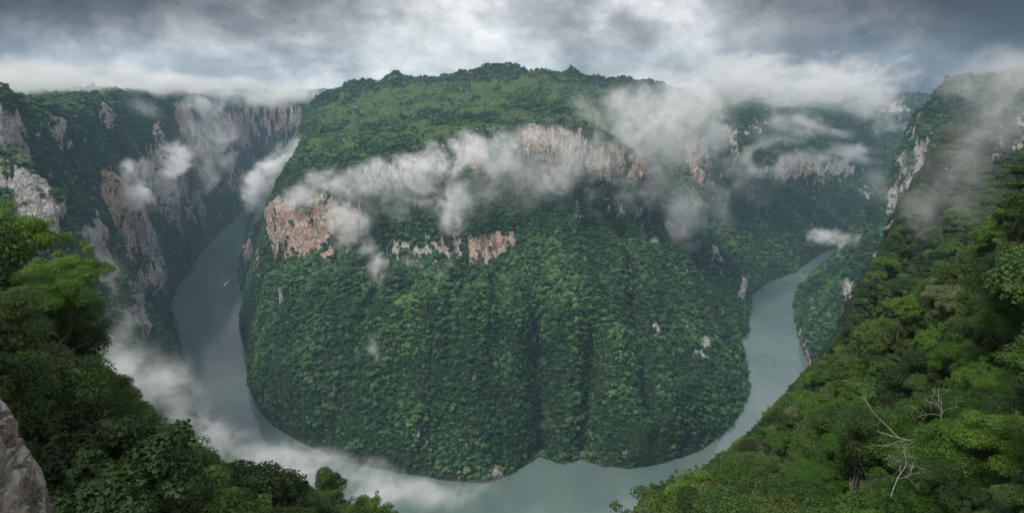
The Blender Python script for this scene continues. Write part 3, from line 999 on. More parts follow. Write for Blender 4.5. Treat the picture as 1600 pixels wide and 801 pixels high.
def instancer(name, pts, scale, kinds, variants, rng, label=None, tilt=0.12):
    """ONE stuff object that scatters crown variants over its points"""
    me = bpy.data.meshes.new(name)
    me.vertices.add(len(pts)); me.vertices.foreach_set('co', np.asarray(pts, np.float32).ravel())
    attr(me, 'size', scale)
    a = me.attributes.new('pick', 'INT', 'POINT'); a.data.foreach_set('value', np.asarray(kinds, np.int32))
    rot = np.stack([rng.normal(0, tilt, len(pts)), rng.normal(0, tilt, len(pts)), rng.random(len(pts)) * 6.283], -1)
    a = me.attributes.new('turn', 'FLOAT_VECTOR', 'POINT'); a.data.foreach_set('vector', rot.astype(np.float32).ravel())
    o = bpy.data.objects.new(name, me); COL.objects.link(o)
    ng = bpy.data.node_groups.new(name, 'GeometryNodeTree')
    ng.interface.new_socket('Geometry', in_out='INPUT', socket_type='NodeSocketGeometry')
    ng.interface.new_socket('Geometry', in_out='OUTPUT', socket_type='NodeSocketGeometry')
    gi = ng.nodes.new('NodeGroupInput'); go = ng.nodes.new('NodeGroupOutput')
    jn = ng.nodes.new('GeometryNodeJoinGeometry')
    for v in variants[::-1]:
        oi = ng.nodes.new('GeometryNodeObjectInfo'); oi.inputs['Object'].default_value = v
        oi.inputs['As Instance'].default_value = True
        ng.links.new(oi.outputs['Geometry'], jn.inputs[0])
    iop = ng.nodes.new('GeometryNodeInstanceOnPoints')
    iop.inputs['Pick Instance'].default_value = True
    ng.links.new(gi.outputs[0], iop.inputs['Points'])
    ng.links.new(jn.outputs[0], iop.inputs['Instance'])

    def named(nm, typ):
        n = ng.nodes.new('GeometryNodeInputNamedAttribute'); n.data_type = typ; n.inputs['Name'].default_value = nm
        return [s for s in n.outputs if s.enabled][0]
    ng.links.new(named('pick', 'INT'), iop.inputs['Instance Index'])
    ng.links.new(named('size', 'FLOAT'), iop.inputs['Scale'])
    e2r = ng.nodes.new('FunctionNodeEulerToRotation')
    ng.links.new(named('turn', 'FLOAT_VECTOR'), e2r.inputs[0])
    ng.links.new(e2r.outputs[0], iop.inputs['Rotation'])
    ng.links.new(iop.outputs[0], go.inputs[0])
    md = o.modifiers.new('scatter', 'NODES'); md.node_group = ng
    tag(o, label, kind='stuff')
    return o


def far_variants():
    out = []
    rng = np.random.default_rng(5)
    for k in range(9):
        kind = ['dome', 'dome', 'umbrella', 'dome', 'tall', 'dome', 'umbrella', 'dome', 'dome'][k]
        c, r = crown_clumps(rng, 7 + k % 3, 1.0, 1.35 if kind != 'tall' else 1.9, 0.1, kind)
        r = r * 1.25
        V, Q = leaf_cloud(c, r, 300, 0.27, rng, up=0.3, fold=0.12, shell=0.85, jit=0.25)
        # a trunk, mostly hidden
        o = mesh_obj('crown_source', V, Q, M_FAR, link=False)
        out.append(o)
    return out


VIS, EFF, RR, PG = tree_sites()
ROCKC = ROCK[:-1, :-1]; MEAD = MEADOW[:-1, :-1]; ZC = GZ[:-1, :-1]; NZC = GN_[:-1, :-1, 2]
INC = INMASK[:-1, :-1]; AZC = AZG[:-1, :-1]
FARV = far_variants()
rngF = np.random.default_rng(21)


def forest(name, region, r0, r1, spacing, size, label=None):
    m = VIS & region & (RR > r0) & (RR <= r1) & (ZC > 0.3) & (rngF.random(ZC.shape) > sstep(.25, .6, ROCKC) * 0.93)
    m &= (MEAD < 0.5) | (rngF.random(ZC.shape) < 0.05 + .8 * sstep(.0, .25, fbm(GX[:-1, :-1] / 55, GY[:-1, :-1] / 90, oct=3)))
    p, ci, ri = sow(m, EFF, spacing, rngF)
    s = size * np.exp(np.clip(rngF.normal(0, 0.42, len(p)), -1.1, .62)) * (0.80 + 0.25 * sstep(.35, .8, NZC[ci, ri]))
    s = s * np.where(MEAD[ci, ri] > 0.5, 0.55, 1.0) * np.where(ROCKC[ci, ri] > 0.4, 0.55, 1.0)
    stand = fbm(p[:, 0] / 60, p[:, 1] / 60, p[:, 2] / 60, oct=3)
    s = s * (1 + 0.55 * np.clip(stand, -.5, .6))
    keep = rngF.random(len(p)) > 0.35 * sstep(.1, .45, fbm(p[:, 0] / 28 + 9, p[:, 1] / 28, p[:, 2] / 28, oct=2))
    p, s, ci, ri = p[keep], s[keep], ci[keep], ri[keep]
    p = p - np.array([0, 0, 1.0]) * (s * 0.12)[:, None]
    o = instancer(name, p, s, rngF.integers(0, 9, len(p)), FARV, rngF, label)
    print('forest', name, len(p))
    return o


forest('forest', INC, 900, 2300, 6.4, 4.75)
forest('forest', INC, 2300, 6000, 10.5, 5.6)
forest('forest', ~INC & (AZC < 0), 420, 2500, 8.0, 5.8)
forest('forest', ~INC & (AZC >= 0), 900, 2500, 7.6, 5.6)
forest('forest', ~INC, 2500, 6000, 11.5, 6.3)


def shore_rocks():
    """broken rock and driftwood-coloured stones along the waterline"""
    rng = np.random.default_rng(9)
    mt, nt, b = new_mat('wet_stone', .8, .3)
    oi = node(nt, 'ShaderNodeObjectInfo')
    nt.links.new(mixc(nt, oi.outputs['Random'], (0.035, 0.033, 0.028), (0.17, 0.16, 0.135)), b.inputs['Base Color'])
    src = []
    for k in range(3):
        n, m = 9, 6
        T, Q = np.meshgrid(np.linspace(0, 2 * math.pi, n, endpoint=False), np.linspace(-1.4, 1.4, m), indexing='ij')
        d = np.stack([np.cos(T) * np.cos(Q), np.sin(T) * np.cos(Q), np.sin(Q) * .6], -1)
        d = d * (1 + .35 * rng.normal(size=(n, m, 1)).clip(-1, 1))
        idx = np.arange(n * m).reshape(n, m)
        q = np.stack([idx[:, :-1], np.roll(idx, -1, 0)[:, :-1], np.roll(idx, -1, 0)[:, 1:], idx[:, 1:]], -1).reshape(-1, 4)
        src.append(mesh_obj('stone_source', d.reshape(-1, 3), q, mt, link=False))
    m = VIS & (ZC > -2.5) & (ZC < 1.6) & (RR > 800) & (RR < 3000)
    p, ci, ri = sow(m, EFF, 4.5, rng)
    p[:, 2] = np.maximum(p[:, 2], -.3)
    s = np.exp(rng.normal(.1, .5, len(p))).clip(.4, 3.2)
    instancer('shore_rocks', p, s, rng.integers(0, 3, len(p)), src, rng, tilt=.4)
    print('shore rocks', len(p))


shore_rocks()


# ------------------------------------------------------------------ near trees, one by one

def tree_kind(rng, R, H, trunk_r, nclump, nleaf, leaf, shape, mat, flat=0.8, up=0.4, low=0.38, bare=0.0):
    c, r = crown_clumps(rng, nclump, R, H, H * low, shape)
    V, Q = leaf_cloud(c, r, nleaf, leaf, rng, flat=flat, up=up, shell=0.55)
    # ragged outline: stray sprays outside the clumps
    c2 = c + rng.normal(size=c.shape) * (0.22 * R); V2, Q2 = leaf_cloud(c2, r * 0.55, nleaf // 5, leaf, rng, flat=0.9, up=up, shell=0.3)
    V = np.vstack([V, V2]); Q = np.vstack([Q, Q2 + len(V) - len(V2)])
    crown = mesh_obj('crown', V, Q, mat, link=False)
    tv, tf = limbs(rng, c[rng.permutation(nclump)[:6]], H * low, H, trunk_r)
    trunk = mesh_obj('trunk', tv, tf, M_BARK, link=False, smooth=True)
    return crown.data, trunk.data, H, R


rngT = np.random.default_rng(77)
MATS = {'dome': M_MID, 'dark': M_DARK, 'bright': M_BRIGHT, 'olive': M_OLIVE, 'pale': M_PALE, 'russet': M_RED}
SHAPES = {  # radius, height, stem radius, clumps, leaf share, outline, flatness, upward turn, lowest limb
    'dome': [(4.2, 8.5, .22, 16, 1.0, 'dome', .8, .4, .38), (4.6, 9.0, .24, 19, 1.0, 'dome', .8, .4, .36), (3.8, 8.0, .2, 13, .9, 'umbrella', .7, .5, .4)],
    'dark': [(3.6, 9.5, .22, 14, 1.0, 'tall', .8, .4, .25), (4.2, 8.3, .22, 17, 1.0, 'dome', .8, .4, .34)],
    'bright': [(4.6, 8.0, .20, 20, 1.1, 'umbrella', .55, .7, .4), (4.0, 8.2, .22, 16, 1.0, 'dome', .7, .5, .38)],
    'olive': [(3.4, 7.0, .13, 14, .6, 'dome', .9, .3, .3)],
    'pale': [(4.4, 8.0, .2, 18, 1.0, 'umbrella', .7, .6, .38)],
    'russet': [(2.4, 5.0, .1, 9, .4, 'dome', .8, .4, .3)],
}


def build_kinds(nleaf, leaf, take=3):
    return {k: [tree_kind(rngT, R, H, tr, int(nc * 1.5), int(nleaf * q), leaf * (.72 if k == 'olive' else 1), shp, MATS[k], flat, up, low)
                for R, H, tr, nc, q, shp, flat, up, low in v[:take]] for k, v in SHAPES.items()}


KINDS = [(58, build_kinds(40000, .095, 1)), (105, build_kinds(27000, .125, 2)), (200, build_kinds(11000, .215)), (9999, build_kinds(3800, .42))]


def lib_for(r):
    for lim, lib in KINDS:
        if r < lim: return lib


ADJ = {'dome': 'mid green round-crowned', 'dark': 'dark dense-leaved', 'bright': 'yellow-green spreading', 'olive': 'thin olive-brown', 'pale': 'pale cream-green', 'russet': 'small russet-leaved'}


LANDMARKS = [(30, 700, 'rock outcrop'), (92, 440, 'jutting bright tree'), (62, 640, 'bare brown sapling'), (205, 750, 'thin bare shrub'), (165, 600, 'small dark mist-side tree'),
             (388, 755, 'domed ridge tree'), (517, 765, 'last ridge tree'), (290, 745, 'mist-side shoulder edge'), (1490, 490, 'cream-flowered tree'), (1412, 500, 'flat-topped bright tree'),
             (1500, 650, 'small lime green tree'), (1520, 735, 'olive tree'), (1420, 690, 'long fallen branch'), (1345, 670, 'small white twiggy snag'), (1185, 770, 'grey leafless tree'),
             (1385, 600, 'slim pale branch'), (1290, 690, 'short white branch'), (1210, 660, 'tree leaning over the river'), (1590, 320, 'tiered pine'), (1390, 400, 'crest under the far cliff'), (1300, 560, 'crest over the river channel'),
             (1480, 330, 'misty pale cliff foot'), (1570, 450, 'slope below the pine'), (1100, 780, 'lowest crest corner'), (1450, 770, 'crooked bare snag')]


def zone(x, y):
    """where a tree stands, told from the nearest thing one can find"""
    d = [math.hypot((x - a), (y - b)) for a, b, _ in LANDMARKS]
    k = int(np.argmin(d)); a, b, nm = LANDMARKS[k]
    dx, dy = x - a, y - b
    if d[k] < 22: w = 'right beside'
    else:
        v = 'above' if dy < 0 else 'below'
        h = 'left of' if dx < 0 else 'right of'
        w = v if abs(dx) < .42 * abs(dy) else h if abs(dy) < .42 * abs(dx) else v + ' and ' + h
        if d[k] > 75: w = 'well ' + w
        elif d[k] < 42: w = 'just ' + w
    return w + ' the ' + nm, 'trees around the ' + nm


def put_tree(p, s, rz, crown_me, trunk_me, label, group=None, name='tree', tilt=(0, 0), sz=1.0):
    o = empty(name, tuple(float(q) for q in p), rz)
    o.rotation_euler = (tilt[0], tilt[1], rz)
    o.scale = (s, s, s * sz)
    tag(o, label, 'tree', group)
    for nm, me in (('crown', crown_me), ('trunk', trunk_me)):
        c = bpy.data.objects.new(nm, me); COL.objects.link(c); c.parent = o
    return o


def fit_scale(p, s, H, R):
    """largest scale up to s that keeps the tree under the wood's outline seen from the lookout"""
    s = np.array(s, float)
    for it in range(3):
        top = p + np.array([0, 0, 1.0]) * (H * s)[:, None]
        x, y, t = project(top)
        rp = R * s * F_PX / t
        r_ = np.hypot(p[:, 0], p[:, 1])
        lim = np.maximum(np.maximum(outline(x - .9 * rp, r_), outline(x + .9 * rp, r_)) - rp * 0.35, outline(x, r_)) + 3
        x0, y0, _ = project(p)
        room = (y0 - lim) / np.maximum(y0 - y, 1e-3)      # fraction of height that fits
        s = np.where(room < 1, s * np.clip(room, 0.0, 1), s)
    return s


def near_woods():
    m = VIS & ~INC & (RR > 30) & ((RR < 420) | ((RR < 900) & (AZC > 0))) & (np.abs(AZC) < math.radians(46)) & (rngT.random(RR.shape) > sstep(.3, .6, ROCKC) * .95)
    sp = 4.9 + 2.2 * sstep(60, 260, RR)
    p, ci, ri = sow(m, EFF, sp, rngT)
    n = len(p)
    r = np.hypot(p[:, 0], p[:, 1])
    side = np.where(p[:, 0] < 0, 'w', 'e')
    q = fbm(p[:, 0] / 22, p[:, 1] / 22, oct=2) + rngT.normal(0, .22, n)
    kind = np.where(q > .20, 'bright', np.where(q < -.22, 'dark', 'dome')).astype(object)
    u = rngT.random(n)
    kind[(u < .07)] = 'olive'; kind[(u > .97)] = 'pale'; kind[(u > .10) & (u < .112)] = 'russet'
    kind[(side == 'w') & (u > .40) & (u < .55)] = 'dark'
    kind[(side == 'w') & (kind == 'pale')] = 'dome'
    s = np.exp(rngT.normal(-0.10, .25, n))
    var = rngT.integers(0, 6, n)
    H = np.zeros(n); R = np.zeros(n)
    for i in range(n):
        lib = lib_for(r[i])[kind[i]]
        H[i], R[i] = lib[var[i] % len(lib)][2:]
    p[:, 2] -= 0.5
    s2 = fit_scale(p, s, H, R)
    ok = s2 > 0.30
    x, y, t = project(p + np.array([0, 0, 4.0]))
    ok &= (x > -140) & (x < 1740) & (y < 1000) & (t > 14)
    # nothing right in front of the lens
    p, s, kind, var, r, side, x, y, t = (a[ok] for a in (p, s2, kind, var, r, side, x, y, t))
    infr = (x > 5) & (x < 1595) & (y > 0) & (y < 815)
    rank = np.where(infr, s * 1000 / t, 0)
    order = np.argsort(-rank)
    single = order[:290]
    rest = order[290:]
    for i in single:
        lib = lib_for(r[i])[kind[i]]
        cm, tm, _, _ = lib[var[i] % len(lib)]
        put_tree(p[i], float(s[i]), float(rngT.random() * 6.28), cm, tm,
                 ('tall ' if s[i] > 1.05 else 'low ' if s[i] < .72 and kind[i] != 'russet' else '') + ADJ[kind[i]] + ' tree ' + zone(x[i], y[i])[0], zone(x[i], y[i])[1],
                 tilt=(float(rngT.normal(0, .06)), float(rngT.normal(0, .06))), sz=float(rngT.uniform(.9, 1.15)))
    # the remainder as one wood
    KM = KINDS[2][1]
    names = list(KM)
    src = []; base = {}
    for k in names:
        base[k] = len(src)
        for cm, tm, _, _ in KM[k]:
            src.append(bpy.data.objects.new('crown_source', cm))
    pk = np.array([base[kind[i]] + var[i] % len(KM[kind[i]]) for i in rest])
    instancer('forest', p[rest], s[rest], pk, src, rngT)
    # undergrowth that closes the ground between the stems
    m = VIS & ~INC & (RR > 20) & ((RR < 425) | ((RR < 900) & (AZC > 0))) & (np.abs(AZC) < math.radians(46))
    g, ci, ri = sow(m, EFF, 1.5 + 1.9 * sstep(40, 220, RR) + 2.0 * sstep(350, 600, RR), rngT)
    sb = []
    for k in range(8):
        c, rr_ = crown_clumps(rngT, 9, 1.0, 1.1, 0.0, 'dome')
        V, Q = leaf_cloud(c, rr_, 8000 if k < 4 else 2200, .05 if k < 4 else .105, rngT, up=.5)
        sb.append(mesh_obj('shrub_source', V, Q, [M_DARK, M_DARK, M_MID, M_OLIVE][k % 4], link=False))
    sg = np.exp(rngT.normal(0, .35, len(g))) * (.85 + 1.2 * sstep(40, 220, np.hypot(g[:, 0], g[:, 1])) + 1.2 * sstep(350, 600, np.hypot(g[:, 0], g[:, 1])))
    sg = fit_scale(g, sg, 1.3, 1.0)
    okg = sg > .3
    kk = np.minimum(rngT.integers(0, 9, len(g)) // 2, 3); kk[rngT.random(len(g)) < .4] = 0
    kk += 4 * (np.hypot(g[:, 0], g[:, 1]) > 150)
    instancer('undergrowth', g[okg], sg[okg], kk[okg], sb, rngT)
    print('near woods', len(single), len(rest), 'undergrowth', okg.sum())


near_woods()


def tree_top_at(px, py, t, scale_h):
    """base of a tree whose top shows at photo pixel px,py"""
    p = at(px, py, t)
    return p - np.array([0, 0, scale_h])


def hero(px, py, t, s, kind, k, label, sz=1.0, group=None, name='tree', rz=0.7):
    lib = lib_for(t)[kind]
    cm, tm, H, R = lib[k % len(lib)]
    p = tree_top_at(px, py, t, H * s * sz)
    return put_tree(p, s, rz, cm, tm, label, group, name, sz=sz)


hero(92, 408, 58, .82, 'bright', 0, 'bright green spreading tree jutting highest over the misty gorge above the rock outcrop', rz=2.0)
hero(12, 340, 60, 1.0, 'bright', 1, 'large yellow-green tree at the picture edge, in front of the grey cliff buttress', rz=0.3)
hero(40, 440, 50, .95, 'bright', 1, 'broad green tree tucked between the two tallest yellow-green trees', rz=4.0)
hero(95, 500, 55, .8, 'dark', 1, 'dark leafy tree directly below the bright tree that juts over the gorge', rz=1.0)
hero(20, 470, 44, .9, 'dark', 0, 'dark tall tree standing behind the top of the rock outcrop', rz=1.0)
hero(160, 588, 62, .42, 'dark', 1, 'small dark round bush-like tree poking out against the white gorge mist', rz=1.0)
hero(388, 733, 140, .95, 'dome', 0, 'dark domed tree rising alone against the mist on the river', rz=1.0)
hero(517, 743, 150, .78, 'dome', 1, 'rounded green tree standing last along the ridge above the river mist', rz=3.0)
hero(1490, 452, 118, 1.15, 'pale', 0, 'large cream-flowered tree crown above the middle of the near wooded slope', rz=1.0)
hero(1412, 470, 150, .9, 'bright', 0, 'bright green flat-topped tree beside the large cream-flowered tree', rz=2.0)
hero(1545, 548, 84, .9, 'dome', 0, 'mid green tree just below the large cream-flowered tree', rz=3.0)
hero(1500, 622, 75, .8, 'bright', 0, 'small lime green tree above the long fallen branch', rz=4.0)
hero(1520, 705, 62, .9, 'olive', 0, 'olive tree covered in small leaves under the long fallen branch', rz=4.0)
hero(1210, 640, 262, .95, 'dome', 1, 'pale topped tree leaning out over the bend of the river', rz=3.0)


# ------------------------------------------------------------------ pine with level tiers at the edge of the slope
def pine():
    rng = np.random.default_rng(3)
    c = []; r = []; arms = []
    H = 14.0
    for k in range(15):
        z = 4.5 + k * 0.65
        L = 5.2 * (1 - 0.045 * k) * (0.65 + .5 * rng.random())
        a = k * 2.4 + rng.random() * .5
        if k in (7, 11): a = math.pi + .12; L = 5.6
        tip = np.array([math.cos(a) * L, math.sin(a) * L, z + .5])
        for q in (.35, .55, .75, .95):
            pp = tip * (q, q, 1) ; pp[2] = z + .5 * q
            for _ in range(2):
                c.append(pp + rng.normal(size=3) * (.45, .45, .08)); r.append(.75 + .3 * rng.random())
        arms.append(tube([(0, 0, z - .3), (tip[0] * .5, tip[1] * .5, z + .05), tuple(tip)], [.12, .08, .03], 5))
    V, Q = leaf_cloud(c, r, 9000, .26, rng, flat=.28, up=1.0, shell=.2)
    crown = mesh_obj('crown', V, Q, M_DARK, link=False)
    parts = [tube([(0, 0, -3), (.1, 0, 2), (-.1, .1, 8), (0, 0, H)], [.38, .3, .2, .05], 9)] + arms
    tv, tf = join(parts)
    trunk = mesh_obj('trunk', tv, tf, M_BARK, link=False, smooth=True)
    p = at(1622, 236, 98) - np.array([0, 0, 14.2])
    put_tree(p, 1.0, 0.0, crown.data, trunk.data, 'dark pine with flat tiered boughs reaching across the misty pale cliff', name='pine_tree')


pine()


# ------------------------------------------------------------------ bare dead trees and fallen branches
def bare_tree(seed, H, r0, spread, n_main=5, depth=3):
    rng = np.random.default_rng(seed)
    parts_trunk = []; parts_br = []

    def grow(p, d, L, r, lvl):
        pts = [p]; rad = [r]
        q = p; dd = d
        n = 4
        for k in range(n):
            dd = dd + rng.normal(size=3) * .20; dd /= np.linalg.norm(dd)
            q = q + dd * L / n; pts.append(q); rad.append(r * (1 - .75 * (k + 1) / n))
        (parts_trunk if lvl == 0 else parts_br).append(tube(pts, rad, 7 if lvl == 0 else (5 if lvl == 1 else 4)))
        if lvl < depth:
            m = n_main if lvl == 0 else 3
            for k in range(m):
                f = .35 + .6 * rng.random()
                i = min(int(f * n), n - 1)
                s = pts[i] * (1 - (f * n - i)) + pts[i + 1] * (f * n - i)
                side = rng.normal(size=3); side -= dd * (side @ dd); side /= np.linalg.norm(side)
                nd = dd * (1 - spread) + side * spread + np.array([0, 0, .15]); nd /= np.linalg.norm(nd)
                grow(s, nd, L * (.45 + .25 * rng.random()), max(r * .42, .012), lvl + 1)
    grow(np.zeros(3), np.array([0, 0, 1.0]), H, r0, 0)
    return join(parts_trunk), join(parts_br)


def put_bare(px, py, t, H, r0, tilt, rz, label, seed, spread=.6, n=5, depth=3, mat=None, sink=1.0, name='dead_tree'):
    (tv, tf), (bv, bf) = bare_tree(seed, H, r0, spread, n, depth)
    o = empty(name, tuple(at(px, py, t)))
    o.rotation_euler = (tilt[0], tilt[1], rz)
    tag(o, label, 'dead tree')
    mesh_obj('trunk', tv, tf, mat or M_BONE, o, smooth=True)
    mesh_obj('branches', bv, bf, mat or M_BONE, o, smooth=True)
    return o


put_bare(1500, 716, 60, 8.0, 0.085, (0.15, -1.15, ), 0, 'long pale fallen branch lying across the green crowns of the near slope', 1, .38, 3, 2)
put_bare(1350, 690, 84, 4.5, 0.076, (0.1, -.25), 1, 'small white twiggy snag left of the long fallen branch', 3, .65, 6, 3)
put_bare(1392, 775, 52, 3.4, 0.045, (0.2, .1), 2, 'crooked bare snag below the long fallen branch', 4, .6, 4, 3)
put_bare(1472, 672, 68, 4.5, 0.076, (0.0, .2), 4, 'thin bare snag standing in front of the small lime green tree', 5, .6, 5, 3)
put_bare(1185, 800, 104, 7.5, 0.108, (0.1, -.35), 0, 'grey leafless twiggy tree low down beside the river view', 6, .7, 7, 3)
put_bare(1385, 618, 104, 5.0, 0.065, (0.1, -.9), 0, 'slim pale branch showing in the crowns halfway up the near slope', 7, .5, 3, 2)
put_bare(1290, 705, 120, 5.5, 0.076, (0.1, -1.1), 0, 'short white branch among crowns near the bottom bend', 8, .5, 3, 2)
M_TWIG = bark_material('brown_twigs', (0.06, 0.048, 0.035), (0.16, 0.13, 0.095), 6.0)
put_bare(66, 715, 30, 4.0, 0.055, (0.1, .05), 0, 'brown leafless sapling with spreading arms beside the rock outcrop', 9, .6, 6, 3, M_TWIG)
put_bare(98, 706, 30, 2.6, 0.040, (.2, .95), 0, 'leaning brown bare branch pointing away from the rock outcrop', 10, .45, 4, 3, M_TWIG)
put_bare(205, 775, 48, 4.5, 0.055, (.1, -.2), 0, 'thin bare shrub in the woods right of the rock outcrop', 11, .6, 5, 3, M_TWIG)


# ------------------------------------------------------------------ rock outcrop beside the lookout
def outcrop():
    n, m = 420, 300
    th = np.linspace(0, 2 * math.pi, n, endpoint=False); ph = np.linspace(-1.35, 1.5, m)
    T, Pn = np.meshgrid(th, ph, indexing='ij')
    d = np.stack([np.cos(T) * np.cos(Pn), np.sin(T) * np.cos(Pn), np.sin(Pn)], -1)
    d = np.sign(d) * np.abs(d) ** 0.9
    c = at(-300, 930, 6.0)
    P = d * np.array([1.80, 1.7, 2.80])
    w = P + c
    nrm = d / np.linalg.norm(d, axis=-1, keepdims=True)
    big = fbm(w[..., 0] / 1.1, w[..., 1] / 1.1, w[..., 2] / 1.1, oct=3) * .20
    cr = 1 - np.abs(fbm(w[..., 0] / .8 + 3, w[..., 1] / .8, w[..., 2] / .30 + w[..., 0] * .5, oct=4, gain=.55)) * 2
    crk = -0.09 * sstep(.80, .97, cr)
    pit = sstep(.30, .55, fbm(w[..., 0] / .16 + 5, w[..., 1] / .16, w[..., 2] / .16, oct=3)) * -.045
    fine = fbm(w[..., 0] / .10, w[..., 1] / .10, w[..., 2] / .07, oct=4, gain=.7) * .030 + pit
    strata = np.round((w[..., 2] + w[..., 0] * .45) / .34 + fbm(w[..., 0], w[..., 1], w[..., 2], oct=3)) * .34 - (w[..., 2] + w[..., 0] * .45)
    fine = fine * .8 + strata * .12
    P = P + nrm * (big + crk + fine)[..., None]
    idx = np.arange(n * m).reshape(n, m)
    q = np.stack([idx[:, :-1], np.roll(idx, -1, 0)[:, :-1], np.roll(idx, -1, 0)[:, 1:], idx[:, 1:]], -1).reshape(-1, 4)
    mt, nt, b = new_mat('outcrop_rock', 1.0, .05)
    geo = node(nt, 'ShaderNodeNewGeometry'); PP = geo.outputs['Position']
    a = noise_tex(nt, PP, 1.6, 7, .62, .5); f = noise_tex(nt, PP, 14, 6, .65, .3)
    g = noise_tex(nt, PP, 4.5, 5, .6, .8)
    col = mixc(nt, maprange(nt, a, .38, .62), (0.12, 0.098, 0.075), (0.30, 0.262, 0.21))
    col = mixc(nt, maprange(nt, f, .42, .62, 0, .55), col, (0.05, 0.04, 0.035))
    sepn = node(nt, 'ShaderNodeSeparateXYZ', inp={0: geo.outputs['Normal']})
    lich = mth(nt, 'MULTIPLY', maprange(nt, g, .50, .60), maprange(nt, sepn.outputs[2], -.05, .45))
    col = mixc(nt, lich, col, (0.34, 0.34, 0.32))
    nt.links.new(col, b.inputs['Base Color'])
    bp = node(nt, 'ShaderNodeBump', inp={'Distance': .05, 'Strength': 1.0}); nt.links.new(mth(nt, 'ADD', f, g), bp.inputs['Height']); nt.links.new(bp.outputs[0], b.inputs['Normal'])
    o = mesh_obj('rock_outcrop', P.reshape(-1, 3), q, mt, smooth=True)
    o.location = tuple(c)
    tag(o, 'big brown-grey weathered rock with pale lichen rising beside the lookout', 'rock')


outcrop()


# ------------------------------------------------------------------ tour boat and its wake
def boat():
    p = atz(350, 446, 0.0)
    o = empty('tour_boat', (p[0], p[1], 0.0), math.radians(-172))
    tag(o, 'small white tour boat running down the middle of the river', 'boat')
    white, nt, b = new_mat('white_gelcoat', .35, .5); b.inputs['Base Color'].default_value = (.82, .84, .84, 1)
    blue, nt, b = new_mat('boat_canopy', .6, .3); b.inputs['Base Color'].default_value = (.75, .78, .80, 1)
    dark, nt, b = new_mat('engine_cowling', .5, .4); b.inputs['Base Color'].default_value = (.04, .04, .045, 1)
    # hull lofted along y: bow at +y
    V = []; F = []
    st = [(-6, 1.30, .9), (-4, 1.45, .92), (0, 1.5, .98), (3, 1.3, 1.1), (5, .75, 1.28), (6.2, .06, 1.45)]
    for y, w, h in st:
        V += [(-w, y, h), (-w * .82, y, .25), (0, y, -.15), (w * .82, y, .25), (w, y, h), (w * .86, y, h - .05), (w * .7, y, .4), (-w * .7, y, .4), (-w * .86, y, h - .05)]
    for i in range(len(st) - 1):
        for k in range(9):
            F.append((i * 9 + k, i * 9 + (k + 1) % 9, (i + 1) * 9 + (k + 1) % 9, (i + 1) * 9 + k))
    F.append(tuple(range(8, -1, -1)))
    mesh_obj('hull', V, F, white, o)
    # canopy on posts
    cv, cf = [], []
    for i, y in enumerate((-4.5, -1, 2.5)):
        for k in range(7):
            a = -1 + k / 3
            cv.append((a * 1.4, y, 2.35 + .22 * (1 - a * a)))
    for i in range(2):
        for k in range(6):
            cf.append((i * 7 + k, i * 7 + k + 1, (i + 1) * 7 + k + 1, (i + 1) * 7 + k))
    n = len(cv); cv += [(x, y, z - .07) for x, y, z in cv]
    cf += [tuple(n + i for i in q[::-1]) for q in cf]
    for ring in ([0, 1, 2, 3, 4, 5, 6, 13, 20, 19, 18, 17, 16, 15, 14, 7],):
        for a, b_ in zip(ring, ring[1:] + ring[:1]):
            cf.append((a, a + n, b_ + n, b_))
    mesh_obj('canopy', cv, cf, blue, o)
    for sx in (-1.28, 1.28):
        for y in (-4.2, -1, 2.2):
            v, f = tube([(sx, y, .8), (sx, y, 2.36)], [.035, .035], 6); mesh_obj('canopy_post', v, f, white, o)
    for y in (-3.6, -2.3, -1.0, .3, 1.6):
        V = [(-1.1, y - .2, .8), (1.1, y - .2, .8), (1.1, y + .2, .8), (-1.1, y + .2, .8), (-1.1, y - .2, .4), (1.1, y - .2, .4), (1.1, y + .2, .4), (-1.1, y + .2, .4)]
        mesh_obj('bench', V, [(0, 1, 2, 3), (4, 7, 6, 5), (0, 4, 5, 1), (1, 5, 6, 2), (2, 6, 7, 3), (3, 7, 4, 0)], blue, o)
    v, f = tube([(0, -6.3, -.4), (0, -6.3, .5), (0, -6.35, .9), (0, -6.3, 1.35), (0, -6.2, 1.5)], [.08, .12, .28, .25, .05], 8)
    mesh_obj('outboard_engine', v, f, dark, o)
    # foam: churned strip behind the stern and two low crests spreading from it
    foam, nt, b = new_mat('foam', .6, .3)
    geo = node(nt, 'ShaderNodeNewGeometry')
    nz = noise_tex(nt, geo.outputs['Position'], 1.2, 4, .6)
    nt.links.new(mixc(nt, maprange(nt, nz, .4, .6), (.75, .8, .8), (.92, .93, .93)), b.inputs['Base Color'])
    rng = np.random.default_rng(2); V = []; F = []

    def strip(pts, w, h):
        base = len(V)
        for k, ((x, y), ww) in enumerate(zip(pts, w)):
            j = rng.normal(0, .12 * ww)
            V.extend([(x - ww + j, y, .004), (x + j, y, .05 + h * (.6 + .5 * rng.random())), (x + ww + j, y, .004)])
        for k in range(len(pts) - 1):
            for q in (0, 1):
                F.append((base + k * 3 + q, base + k * 3 + q + 1, base + k * 3 + 4 + q, base + k * 3 + 3 + q))
    ys = np.linspace(-6.2, -38, 40)
    strip([(0 - .00 * y, y) for y in ys], [2.4 * math.exp(-((-y - 14) / 30) ** 2) + .25 for y in ys], .5)
    ys = np.linspace(6, -34, 40)
    for sgn in (-1, 1):
        strip([(sgn * (.2 + (6 - y) * .16), y) for y in ys], [.9 * math.exp(-(6 - y) / 30) + .1 for y in ys], .35)
    ys = np.linspace(-34, -230, 50)
    for sgn, x0 in ((1, 1.0), (-1, 1.0)):
        strip([(sgn * (x0 + (-34 - y) * .02) - 0.0004 * (y + 34) ** 2, y) for y in ys], [.55 * math.exp((y + 34) / 120) for y in ys], .12)
    w = mesh_obj('wake', V, F, foam)
    w.location = o.location; w.rotation_euler = o.rotation_euler
